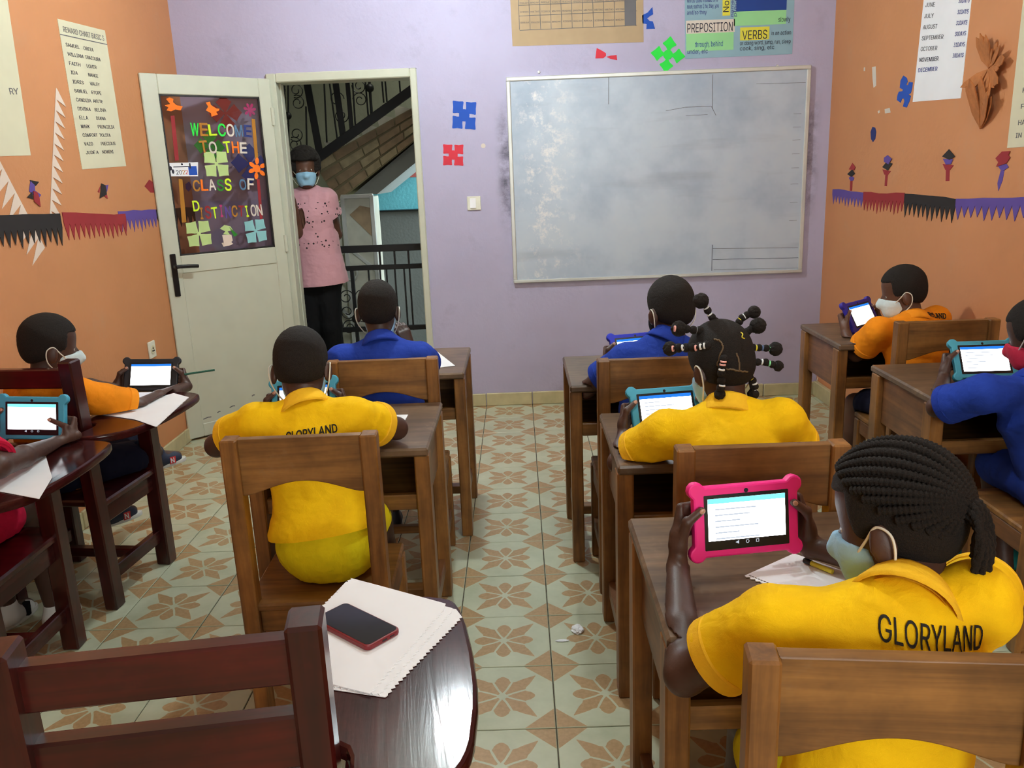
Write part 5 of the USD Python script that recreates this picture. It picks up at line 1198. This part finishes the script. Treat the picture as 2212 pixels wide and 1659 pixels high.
skin('skin_dark', (74, 49, 39)); skin('skin_deep', (60, 40, 33)); skin('skin_brown', (94, 62, 46))
look('hair_black', {'t': ('texture_coordinate', {}), 'b': ('noise_texture', {'scale': 420, 'detail': 4, 'roughness': .7}), 'r': ('rgb_ramp', {'ramp': [(.35, lin(20, 16, 14)), (.7, lin(44, 36, 30))]}), 'bb': ('bump', {'strength': .9, 'distance': .004}), 'p': ('principled_bsdf', {'roughness': .75, 'specular_ior_level': .3})},
     [('t.object', 'b.vector'), ('b.fac', 'r.fac'), ('r.color', 'p.base_color'), ('b.fac', 'bb.height'), ('bb.normal', 'p.normal')])

# ------------------------------------------------------------------ tablets and the children
tb_y4 = make_tablet('sky blue tablet hidden behind the head of the boy in yellow', V(0, 0, 0.030) + (-0.465,-2.66,0.753), (.995, .06, .02), (0, .45, .89), 'case_sky')
tb_o1 = make_tablet('black cased tablet held by the boy in orange beside the door', (-1.265,-1.97,0.729), (.985, .16, -.06), (-.02, .5, .86), 'case_black', lines=False)
tb_p2 = make_tablet('sky blue tablet at the left edge with a thumb on its screen', (-1.318, -2.725, .774), (.99, .0, -.05), (.06, .21, .97), 'case_sky', header='screen_cyan', lines=False, nav=True)
tb_b6 = make_tablet('bright blue tablet of the boy in the black mask below the whiteboard', V(0, 0, 0.031) + (0.701,-2.06,0.75), (.99, .12, .03), (0, .55, .83), 'case_blue', lines=False)
tb_g7 = make_tablet('sky blue tablet held by the girl with beaded bunches', (.664, -2.93, 0.785), (.995, .094, .016), (-.06, .49, .87), 'case_sky')
tb_g8 = make_tablet('bright pink tablet held up by the girl with cornrows', (.661, -3.806, .823), (.987, .156, -.009), (-.02, .16, .99), 'case_pink', header='screen_cyan', nav=True)
tb_o9 = make_tablet('purple tablet held by the boy in orange in the right corner', V(0, 0, 0.011) + (1.789,-1.52,0.776), (.80, .60, .03), (-.25, .42, .87), 'case_purple', lines=False)
tb_b10 = make_tablet('teal tablet held by the boy in blue at the right edge', (1.85, -2.44, 0.783), (.996, -.07, .01), (.03, .53, .85), 'case_teal')
k = person('boy in yellow shirt and yellow shorts seated with his back to us', (-0.38,-2.97,0.964), 4, 24, (-0.354,-3.06,0.866), (-0.482,-3.08,0.832), (-0.229,-3.08,0.839), (-0.638,-3,0.748), (-0.129,-2.93,0.759), (-0.307,-3.13,0.503), [dict(tb=tb_y4, wo=.03, wd=.06), dict(tb=tb_y4, wo=.03, wd=.06)], hs=1.02, seed=1, hem=-.045, puff=.016, flare=.024, print_=('GLORYLAND', (.028, .300), .022, .135))
k = person('boy in blue shirt and blue mask seated nearest the doorway', (-0.292,-2.13,0.99), 0, 12, (-0.279,-2.21,0.873), (-0.426,-2.23,0.819), (-0.138,-2.22,0.817), (-0.489,-2.12,0.691), (-0.127,-2.03,0.741), (-.25, -2.25, .475), [dict(w=(-0.431,-1.95,0.714), f=(.5, .8, .1), n=(.2, 0, -1), s=-1), dict(w=(-0.199,-2,0.816), f=(-.35, .1, .9), n=(-.6, .8, .2), s=1)], shirt='cloth_blue', shorts='cloth_navy', skin='skin_deep', seed=2)
k = person('boy in blue shirt and black mask seated below the whiteboard', (0.783,-2.32,0.981), 24, 12, (0.766,-2.37,0.878), (0.618,-2.37,0.812), (0.9,-2.38,0.814), (0.481,-2.28,0.684), (0.992,-2.25,0.67), (.70, -2.39, .475), [dict(tb=tb_b6, wo=.02, wd=.07), dict(tb=tb_b6)], hs=1.06, shirt='cloth_blue', shorts='cloth_navy', skin='skin_dark', mask='mask_black', seed=3)
g7 = person('girl in yellow shirt with beaded hair bunches sticking out', (0.783,-3.08,0.952), 26, 20, (0.789,-3.15,0.846), (0.624,-3.17,0.793), (0.916,-3.2,0.823), (0.511,-3.06,0.674), (1.012,-3.1,0.69), (.775, -3.32, .475), [dict(tb=tb_g7, wo=.022, wd=.06), dict(tb=tb_g7)], hs=1.05, hair='braids', seed=4, skin='skin_dark')
g8 = person('girl in yellow shirt with cornrows holding up a pink tablet', (0.824,-4.07,0.929), 48, 18, (0.801,-4.17,0.842), (0.615,-4.15,0.799), (0.909,-4.16,0.829), (0.495,-4.08,0.671), (1.02, -3.98, .76), (.745, -4.20, .475), [dict(tb=tb_g8, wo=.028, wd=.085, wn=-.004), dict(tb=tb_g8, wo=.035, wd=.075)], roll=6, hs=1.08, hair='rows', seed=5, skin='skin_dark', print_=('GLORYLAND', (.014, .340), .032, .150))
o9 = person('boy in orange shirt and white mask in profile in the right corner', (1.88,-1.72,0.919), 72, 12, (1.905,-1.78,0.8), (1.737,-1.85,0.776), (2.028,-1.72,0.793), (1.704,-1.7,0.648), (1.943,-1.55,0.671), (1.90, -1.92, .475), [dict(tb=tb_o9, wo=.03, wd=.06), dict(tb=tb_o9)], hs=1.02, body_yaw=25, shirt='cloth_orange', shorts='cloth_navy', mask='mask_white', seed=6, skin='skin_brown', print_=('GLORYLAND', (.05, .36), .024, .15),
           legs=[((1.86, -1.90, .47), (1.734,-1.66,0.411), (1.70, -1.66, .082)), ((1.95, -1.88, .47), (1.90, -1.58, .46), (1.87, -1.57, .082))], legs_cloth=.72)
b10 = person('child in blue shirt and red mask cut by the right picture edge', (1.879,-2.68,0.918), 38, 18, (1.834,-2.77,0.777), (1.663,-2.8,0.764), (1.963,-2.8,0.753), (1.592,-2.66,0.683), (2.085,-2.62,0.589), (1.92, -2.86, .475), [dict(tb=tb_b10, wo=.03, wd=.06), dict(tb=tb_b10)], hs=1.05, shirt='cloth_blue', shorts='cloth_blue', mask='mask_red', seed=7, sleeve=.8, legs_cloth=.9, legs=[((1.86, -2.86, .47), (1.84, -2.58, .455), (1.84, -2.72, .082)), ((1.98, -2.86, .47), (2.0, -2.58, .455), (2.0, -2.72, .082))], shoes='shoe_black')
o1 = person('boy in orange shirt and navy shorts seated beside the open door', (-1.435,-2.36,0.937), -52, 10, (-1.456,-2.4,0.816), (-1.599,-2.3,0.756), (-1.315,-2.46,0.781), (-1.50, -2.14, .74), (-1.17,-2.32,0.689), (-1.50, -2.36, .475), [dict(tb=tb_o1, wo=.03, wd=.05), dict(tb=tb_o1, wo=.03, wd=.045)], hs=1.06, body_yaw=-38, shirt='cloth_orange', shorts='cloth_navy', mask='mask_white', seed=8, sleeve=.86,
           legs=[((-1.52, -2.32, .47), (-1.30, -2.05, .45), (-1.37,-1.8,0.346)), ((-1.44, -2.40, .47), (-1.24, -2.16, .45), (-1.469,-2.08,0.205))], legs_cloth=.85, shoes='shoe_navy')
p2 = person('child in pink top at the left edge touching a blue tablet', (-1.56, -2.80, 1.02), -12, 22, (-1.56, -2.90, .875), (-1.70, -2.92, .83), (-1.43, -2.95, .83), (-1.66, -2.76, .72), (-1.188,-3.14,0.754), (-1.53, -2.98, .475), [dict(tb=tb_p2, wo=.03, wd=.05), dict(tb=tb_p2, wo=-.012, wd=.045, wn=.045, thumb=.030, up=-.030)], body_yaw=-6, shirt='cloth_magenta', shorts='cloth_magenta', seed=9, sleeve=.88, shoes='shoe_white')

# ------------------------------------------------------------------ the woman in the doorway
look('pink_speckled', {'t': ('texture_coordinate', {}), 'v': ('voronoi_texture', {'scale': 46, 'randomness': 1}), 'n': ('noise_texture', {'scale': 14, 'detail': 2}), 'sx': ('separate_xyz', {}),
     'a': ('math', {'math_type': 'less_than', 'value2': .30}), 'z0': ('math', {'math_type': 'greater_than', 'value2': 1.03}), 'z1': ('math', {'math_type': 'less_than', 'value2': 1.33}), 'nn': ('math', {'math_type': 'greater_than', 'value2': .5}),
     'm1': ('math', {'math_type': 'multiply'}), 'm2': ('math', {'math_type': 'multiply'}), 'm3': ('math', {'math_type': 'multiply'}), 'x': ('mix', {'color1': lin(206, 152, 160), 'color2': lin(40, 26, 30)}),
     'w': ('noise_texture', {'scale': 18, 'detail': 4}), 'bb': ('bump', {'strength': .6, 'distance': .008}), 'p': ('principled_bsdf', {'roughness': .85, 'sheen_weight': .2})},
     [('t.object', 'v.vector'), ('t.object', 'n.vector'), ('t.object', 'sx.vector'), ('t.object', 'w.vector'), ('v.distance', 'a.value1'), ('sx.z', 'z0.value1'), ('sx.z', 'z1.value1'), ('n.fac', 'nn.value1'), ('a.value', 'm1.value1'), ('z0.value', 'm1.value2'),
      ('m1.value', 'm2.value1'), ('z1.value', 'm2.value2'), ('m2.value', 'm3.value1'), ('nn.value', 'm3.value2'), ('m3.value', 'x.fac'), ('x.color', 'p.base_color'), ('w.fac', 'bb.height'), ('bb.normal', 'p.normal')])
person('woman in pink speckled t-shirt and blue mask standing in the doorway', (-1.137,0.42,1.548), 196, 4, (-1.142,0.46,1.405), (-1.021,0.46,1.346), (-1.242,0.45,1.348), (-1,0.56,1.108), (-1.215,0.36,1.14), (-1.122,0.48,0.845),
       [dict(w=(-1.089,0.62,0.979), f=(-.9, .2, -.2), n=(0, 1, 0), s=1), dict(w=(-1.199,0.24,1.354), f=(-.05, -.15, 1), n=(-1, .2, 0), s=1)], hs=1.1, b=1.28, body_yaw=182, skin='skin_brown', shirt='pink_speckled', shorts='cloth_black', hair='afro', collar=False, sleeve=.42, hem=.05, flare=.02, seed=21, standing=True,
       legs=[((-1.08,0.48,0.786), (-1.071,0.46,0.482), (-1.06, .50, .098)), ((-1.185,0.48,0.79), (-1.216,0.46,0.488), (-1.20, .46, .098))], legs_cloth=1.9, hand_g=1.1)

# ------------------------------------------------------------------ hair of the two girls
def bunch(par, pts, ties, pom=.016, r=.0098):
    "a bunch of hair tied into beads: points from the root outwards, coloured elastics between"
    pts = [V(*p) for p in pts]; ms = [tube([pts[0], pts[-1]], .0058, 6)]
    for i, p in enumerate(pts[:-1]): ms.append(ball(p, r * (1 if i else 1.05), 2))
    q = ball(pts[-1], pom, 3); q = wrinkled(q, .003, 130, len(pts)); ms.append(q)
    o = obj('bunch', cat_(ms), 'hair_black', par, smooth=True)
    for p, c in ties:
        d = pts[-1] - pts[0]; d /= np.linalg.norm(d)
        obj('elastic', lathe([(.0050, -.0022), (.0078, -.0022), (.0086, 0), (.0078, .0022), (.0050, .0022)], 14, d, V(*p)), c, o, smooth=True)
T7 = g7['t']
plain('tie_pink', (236, 170, 160), .4); plain('tie_yellow', (236, 220, 60), .4); plain('tie_white', (225, 228, 226), .35); plain('tie_green', (130, 214, 150), .4); plain('scalp', (98, 78, 52), .6); plain('tie_blue', (90, 110, 150), .4)
bunch(T7, [(0.774,-3.05,1.066), (0.765,-3.05,1.077), (0.753,-3.05,1.096), (0.734,-3.05,1.123)], [((0.769,-3.05,1.07), 'tie_green'), ((0.758,-3.05,1.085), 'tie_white'), ((0.749,-3.05,1.103), 'tie_white')], .019, .0105)
bunch(T7, [(0.839,-3.05,1.062), (0.846,-3.05,1.073), (0.859,-3.05,1.08), (0.878,-3.05,1.087)], [((0.841,-3.05,1.067), 'tie_yellow'), ((0.851,-3.05,1.076), 'tie_white')], .015, .0100)
bunch(T7, [(0.853,-3.08,1.04), (0.862,-3.08,1.046), (0.881,-3.08,1.055)], [((0.858,-3.08,1.043), 'tie_white')], .0195, .0105)
bunch(T7, [(0.867,-3.09,0.998), (0.883,-3.09,0.997), (0.902,-3.09,0.995), (0.927,-3.09,0.992)], [((0.875,-3.09,0.997), 'tie_yellow'), ((0.892,-3.09,0.996), 'tie_blue'), ((0.912,-3.09,0.994), 'tie_green')], .0165, .0098)
bunch(T7, [(0.865,-3.1,0.962), (0.878,-3.1,0.96), (0.899,-3.1,0.959), (0.917,-3.1,0.952), (0.933,-3.1,0.947)], [((0.869,-3.1,0.962), 'tie_green'), ((0.889,-3.1,0.96), 'tie_white'), ((0.909,-3.1,0.955), 'tie_green')], .0120, .0100)
bunch(T7, [(0.852,-3.12,0.925), (0.861,-3.12,0.915), (0.867,-3.12,0.898), (0.863,-3.12,0.878)], [((0.856,-3.12,0.92), 'tie_yellow'), ((0.865,-3.12,0.906), 'tie_white'), ((0.866,-3.12,0.888), 'tie_white')], .0130, .0100)
bunch(T7, [(0.724,-3.09,1.05), (0.707,-3.09,1.052), (0.689,-3.09,1.055), (0.668,-3.09,1.057)], [((0.716,-3.09,1.051), 'tie_white'), ((0.65,-3.13,1.065), 'tie_pink')], .0190, .0115)
bunch(T7, [(0.724,-3.17,1.025), (0.709,-3.17,1.023), (0.691,-3.16,1.019), (0.676,-3.15,1.017), (0.659,-3.14,1.015), (0.638,-3.13,1.012)], [((0.717,-3.18,1.027), 'tie_white'), ((0.706,-3.185,1.026), 'tie_white'), ((0.695,-3.18,1.022), 'tie_pink'), ((0.664,-3.165,1.021), 'tie_white'), ((0.642,-3.15,1.016), 'tie_pink')], .0170, .0125)
bunch(T7, [(0.767,-3.185,0.991), (0.763,-3.19,0.975), (0.759,-3.195,0.957), (0.759,-3.195,0.937), (0.758,-3.195,0.918), (0.757,-3.19,0.899)], [((0.763,-3.195,0.987), 'tie_pink'), ((0.76,-3.2,0.98), 'tie_pink'), ((0.757,-3.204,0.968), 'tie_white'), ((0.759,-3.204,0.926), 'tie_white')], .0125, .0115)
hm7 = UsdGeom.Mesh(g7['hair']); hv7 = np.array(hm7.GetPointsAttr().Get()); tr7 = cKDTree(hv7)
def parting(pts):
    q = spline(pts, 8); d_, i_ = tr7.query(q, k=3); obj('parting', tube(hv7[i_].mean(1), .0026, 6), 'scalp', g7['hair'], smooth=True)
for pts in ([(0.715,-3.19,1.071), (0.741,-3.2,1.06), (0.754,-3.2,1.033), (0.745,-3.2,1.005), (0.732,-3.2,0.971)], [(0.754,-3.2,1.033), (0.772,-3.2,1.018), (0.805,-3.2,1.012), (0.839,-3.17,1.007)], [(0.805,-3.2,1.01), (0.812,-3.2,0.985), (0.814,-3.2,0.956)], [(0.759,-3.2,0.965), (0.795,-3.2,0.96), (0.836,-3.17,0.95)]): parting(pts)
obj('hair_clip', cat_([tube(spline([(0.813,-3.165,1.056), (0.817,-3.17,1.052), (0.814,-3.175,1.045), (0.822,-3.17,1.04)], 5), .0016, 5)]), 'tie_yellow', g7['hair'], smooth=True)

T8, H8 = g8['t'], g8['H']
def unit(az, el): az, el = math.radians(az), math.radians(el); return V(math.sin(az) * math.cos(el), math.cos(az) * math.cos(el), math.sin(el))
endd = unit(180, -4)
for al in np.linspace(-148, 148, 27):
    q = abs(al); el = np.interp(q, (0, 40, 75, 100, 148), (44, 38, 16, -8, -38)); s0 = unit(al, el)
    e_ = unit(180 - al * .10, -4 - 5 * math.cos(math.radians(al))); om = math.acos(float(np.clip(s0 @ e_, -1, 1))); n_ = max(int(om * 46), 8); tt_ = np.linspace(0, .985, n_)[:, None]
    dd_ = (np.sin((1 - tt_) * om) * s0 + np.sin(tt_ * om) * e_) / math.sin(om)
    pts = np.array([H8(*p) for p in dd_ * V(.0785, .0965, .0880) + V(0, -.010, .028)])
    rr = (.0062 + .0012 * np.sin(np.arange(n_) * 2.0)) * g8['hs']
    obj('cornrow', tube(pts, rr, 7), 'hair_black', g8['hair'], smooth=True)
for j in range(11):
    a = 2 * PI * j / 11; o = V(.014 * math.cos(a), 0, .014 * math.sin(a))
    pts = spline([H8(*(V(0, -.096, .012) + o)), H8(*(V(0, -.112, -.004) + o * 1.5)), H8(*(V(0, -.114, -.030) + o * 1.9)), H8(*(V(0, -.098, -.066 - .006 * (j % 3)) + o * 1.7))], 10)
    obj('braid', tube(pts, (.0052 + .0009 * np.sin(np.arange(len(pts)) * 1.9)) * g8['hs'], 6), 'hair_black', T8, smooth=True)
obj('braid', tube(spline([H8(.03, .074, .072), H8(.045, .098, .060), H8(.052, .098, .035), H8(.045, .085, .045)], 8), .0045, 6), 'hair_black', T8, smooth=True)

# emblem on the navy sneakers
plain('badge_red', (196, 50, 52), .5)
for so_, c_ in o1['shoes']:
    fd8 = V(math.sin(math.radians(38)), math.cos(math.radians(38)), 0); rt8 = V(fd8[1], -fd8[0], 0)
    F8 = Frame(c_ + rt8 * .0345 + fd8 * .048 - V(0, 0, .048), fd8, (-.12 * rt8[0], -.12 * rt8[1], 1))
    obj('emblem', F8(prism([(-.013, -.014), (.015, -.014), (.019, .016), (-.009, .016)], .003, -.002)), 'badge_red', so_, smooth=False)
    obj('emblem_letter', F8(text('N', -.0075, -.010, .017, .021, .001, bold=True, off=.0011)), 'tie_white', so_, smooth=False)
for so_, c_ in p2['shoes']:
    obj('stripe', hullpts([c_ + V(x, y, z) for x in (.028, .047) for y, z in ((.035, -.010), (.050, -.010), (.030, -.058), (.046, -.058))]), 'cloth_black', so_, smooth=False)

plain('case_maroon', (120, 30, 36), .4); plain('phone_glass', (18, 20, 22), .08, var=.3, vscale=60); plain('pencil_green', (30, 92, 74), .4); plain('pencil_teal', (70, 140, 160), .4); plain('bag_teal', (24, 128, 122), .7, bump=.2, bscale=300)
# ------------------------------------------------------------------ papers, pens and small things
def paper(name, label, pts, z0, mat='white_paper', cat='paper', th=.0012, ragged=(), seed=0, group=None, holes=None, lines=()):
    "a sheet lying flat: corner points (x, y, ..) in the room; ragged: edges (by index) torn out of a spiral pad"
    rj = random.Random(seed); q = []
    n = len(pts)
    for i in range(n):
        a, b = V(*pts[i][:2]), V(*pts[(i + 1) % n][:2]); q.append(tuple(a))
        if i in ragged:
            L = np.linalg.norm(b - a); k = int(L / .0055); d = (b - a) / L; nn = V(d[1], -d[0])
            for j in range(1, k):
                q.append(tuple(a + d * L * j / k + nn * ((.0035 if j % 2 else -.0015) * rj.uniform(.5, 1.3))))
    pl = sg.Polygon(q).buffer(0)
    if holes: pl = pl.difference(shapely.union_all([sg.box(-.0022, -.0018, .0022, .0018) if False else affinity.translate(affinity.rotate(sg.box(-.0024, -.0017, .0024, .0017), holes[3]), *(V(*holes[0]) * (1 - t) + V(*holes[1]) * t)) for t in np.linspace(.02, .98, holes[2])]))
    t = thing(name, label, cat, group=group); obj('sheet', prism(pl, th, z0), mat, t, smooth=False)
    return t
paper('paper_sheet', 'torn white sheet under the arm of the boy in orange beside the door', [(-1.276,-2.404,0.694), (-1.114,-2.134,0.694), (-1.026,-2.208,0.694), (-0.989,-2.596,0.694), (-1.105,-2.495,0.694)], PZ + .001, ragged=(2,), seed=1)
paper('paper_sheet', 'white sheet below the sky blue tablet at the left edge', [(-1.43,-2.852,0.694), (-1.238,-2.833,0.694), (-1.089,-3.067,0.694), (-1.035,-3.231,0.694), (-1.257,-3.13,0.694)], PZ + .001, seed=2)
paper('paper_sheet', 'white sheet beside the elbow of the boy in yellow', [(-0.263,-2.615,0.712), (-0.135,-2.625,0.712), (-0.139,-2.72,0.712), (-0.247,-2.706,0.712)], DH + .001, seed=3)
paper('paper_sheet', 'white sheet on the desk nearest the doorway', [(-0.239,-1.647,0.712), (-0.139,-1.595,0.712), (-0.029,-1.919,0.712), (-0.136,-1.961,0.712)], DH + .001, seed=4)
hp0, hp1 = V(*(0.664,-3.826,0.712))[:2], V(*(0.77,-3.954,0.712))[:2]
an = math.degrees(math.atan2(*(hp1 - hp0)[::-1]))
paper('paper_sheet', 'spiral-punched white sheet on the worn desk behind the pink tablet', [(0.782,-3.736,0.712), (0.66,-3.823,0.712), (0.77,-3.963,0.712), (0.875,-3.846,0.712)], DH + .001, seed=5, holes=(hp0 + V(.004, .004), hp1 + V(.004, .004), 26, an), ragged=(1,))
top1 = paper('paper_sheet', 'lower torn white sheet of the stack under the phone', [(-0.124,-3.769,0.694), (0.109,-3.88,0.694), (0.122,-3.909,0.694), (0.016,-4.145,0.694), (-0.077,-4.119,0.694), (-0.15,-3.873,0.694)], PZ + .001, ragged=(2, 4), seed=6)
paper('paper_sheet', 'second torn white sheet of the stack under the phone', [(-0.121,-3.758,0.695), (0.102,-3.878,0.695), (0.101,-3.895,0.695), (0.007,-4.142,0.695), (-0.084,-4.11,0.695), (-0.153,-3.878,0.695)], PZ + .0026, ragged=(2, 3), seed=7)
tp = paper('paper_sheet', 'topmost torn white sheet with the phone lying on it', [(-0.114,-3.746,0.697), (-0.054,-3.78,0.697), (0.088,-3.863,0.697), (0.086,-3.89,0.697), (-0.008,-4.14,0.697), (-0.088,-4.105,0.697), (-0.153,-3.875,0.697)], PZ + .0042, 'white_paper', ragged=(3, 6), seed=8)
A_, B_, C_ = (V(*p) for p in ((-0.108,-3.865,0.706), (0.03,-3.984,0.706), (-0.006,-4.036,0.706)))
px_u = (B_ - A_); px_u /= np.linalg.norm(px_u); cen = (A_ + C_) / 2 - px_u * .012
ph = thing('phone', 'black smartphone in a dark red case lying on the paper stack', 'phone', M=Frame(V(cen[0], cen[1], PZ + .0056), px_u, np.cross((0, 0, 1.0), px_u)).M)
pw, phh = .078, .0385
rr = lambda w, h, r: sg.box(-w + r, -h + r, w - r, h - r).buffer(r, quad_segs=6)
obj('case', bevel_slab(sg.Polygon(rr(pw, phh, .011).exterior), .0105, .003), 'case_maroon', ph)
obj('screen', prism(rr(pw - .0035, phh - .0035, .009), .0012, .0098), 'phone_glass', ph, smooth=False)
obj('port', cat_([box((pw - .002, -.005, .004), (pw + .0008, .005, .007), 0), box((pw - .002, .012, .0045), (pw + .0006, .022, .0065), 0)]), 'black_plastic', ph)
def pencil(label, a, b, r, mat, tip='cream_slip', cat='pencil', name='pencil'):
    a, b = V(*a), V(*b); d = b - a; L = np.linalg.norm(d); d /= L; t = thing(name, label, cat)
    obj('shaft', lathe([(0, 0), (r, 0), (r, L * .9), (0, L * .9)], 6, d, a), mat, t, smooth=False); obj('tip', lathe([(r, 0), (.0012, L * .08), (0, L * .1)], 8, d, a + d * L * .9), tip, t)
pencil('dark green pencil sticking out from the hand of the boy in orange beside the door', (-1.019,-1.93,0.733), (-1.146,-1.96,0.724), .0042, 'pencil_green', 'pencil_green')
pencil('teal pencil lying on the sheet at the left edge', (-1.324,-2.773,0.698), (-1.259,-2.912,0.698), .0042, 'pencil_teal')
mk = thing('marker_pen', 'black and yellow marker pen on the spiral-punched sheet', 'pen')
a, b = V(*(0.788,-3.779,0.718)), V(*(0.811,-3.812,0.718)); d_ = (b - a) / np.linalg.norm(b - a)
obj('cap', lathe([(0, 0), (.0052, 0), (.0056, .016), (0, .016)], 12, d_, a), 'black_plastic', mk); obj('barrel', lathe([(0, 0), (.0046, 0), (.0046, .05), (0, .052)], 12, d_, a + d_ * .014), 'yellow_slip', mk)
def crumple(label, c, r, flat_, seed):
    m = ball((0, 0, 0), 1, 3); n = meshkit.fbm(np.array(m.vertices) * 2.2 + seed, 3, seed)
    m.vertices = np.array(m.vertices) * (.55 + .9 * n)[:, None] * np.array(r); m.vertices[:, 2] = np.maximum(m.vertices[:, 2], -r[2] * .4) + r[2] * .4 + .0006; m.apply_translation(c)
    tag(obj('paper_scrap', m, 'white_paper', None, smooth=False), label, 'paper scrap')
crumple('crumpled white paper scrap on the aisle floor', V(*(0.398,-2.801,0)), (.020, .026, .010), 1, 3)
crumple('thin white paper sliver on the aisle floor', V(*(0.345,-2.863,0)), (.020, .006, .003), 1, 5)
pg = thing('plug', 'black plug hanging on its cord by the right corner skirting', 'plug')
c = V(*(2.139,-0.03,0.017)); obj('plug_body', lathe([(0, 0), (.010, .002), (.013, .02), (.012, .05), (.005, .075), (0, .076)], 12, None, c - V(0, 0, .045)), 'black_plastic', pg)
obj('cord', tube(spline([c + V(0, 0, .02), c + V(.004, .004, .07), c + V(.02, .01, .14), c + V(.012, .012, .21)], 8), .0025, 6), 'white_plastic', pg, smooth=True)
# things under the chair at the right edge
look('leopard', {'t': ('texture_coordinate', {}), 'v': ('voronoi_texture', {'scale': 90}), 'r': ('rgb_ramp', {'ramp': [(.32, lin(26, 22, 22)), (.38, lin(206, 204, 192))]}), 'p': ('principled_bsdf', {'roughness': .7})}, [('t.object', 'v.vector'), ('v.distance', 'r.fac'), ('r.color', 'p.base_color')])
bg = thing('bag', 'teal bag with a spotted pouch under the chair at the right edge', 'bag')
bc = V(1.985, -2.48, .03)
obj('body', smoothed(Body(.006).seg(bc + V(-.13, 0, .016), bc + V(.045, 0, .02), (.028, .07), (.03, .08), (0, 0, 1)).cut(bc + V(0, 0, -.027), (0, 0, -1)).mesh(), 2), 'bag_teal', bg, smooth=True)
obj('pouch', smoothed(Body(.005).ell(bc + V(-.095, -.01, .060), (.040, .034, .026)).mesh(), 1), 'leopard', bg, smooth=True)
cl = spline([bc + V(-.10, -.02, .080), bc + V(-.085, -.02, .100), bc + V(-.066, -.02, .100)], 6)
for i in range(4): obj('cane_clip', tube(cl[i * 3:i * 3 + 4], .008, 8), ('tie_white', 'badge_red')[i % 2], bg, smooth=True)
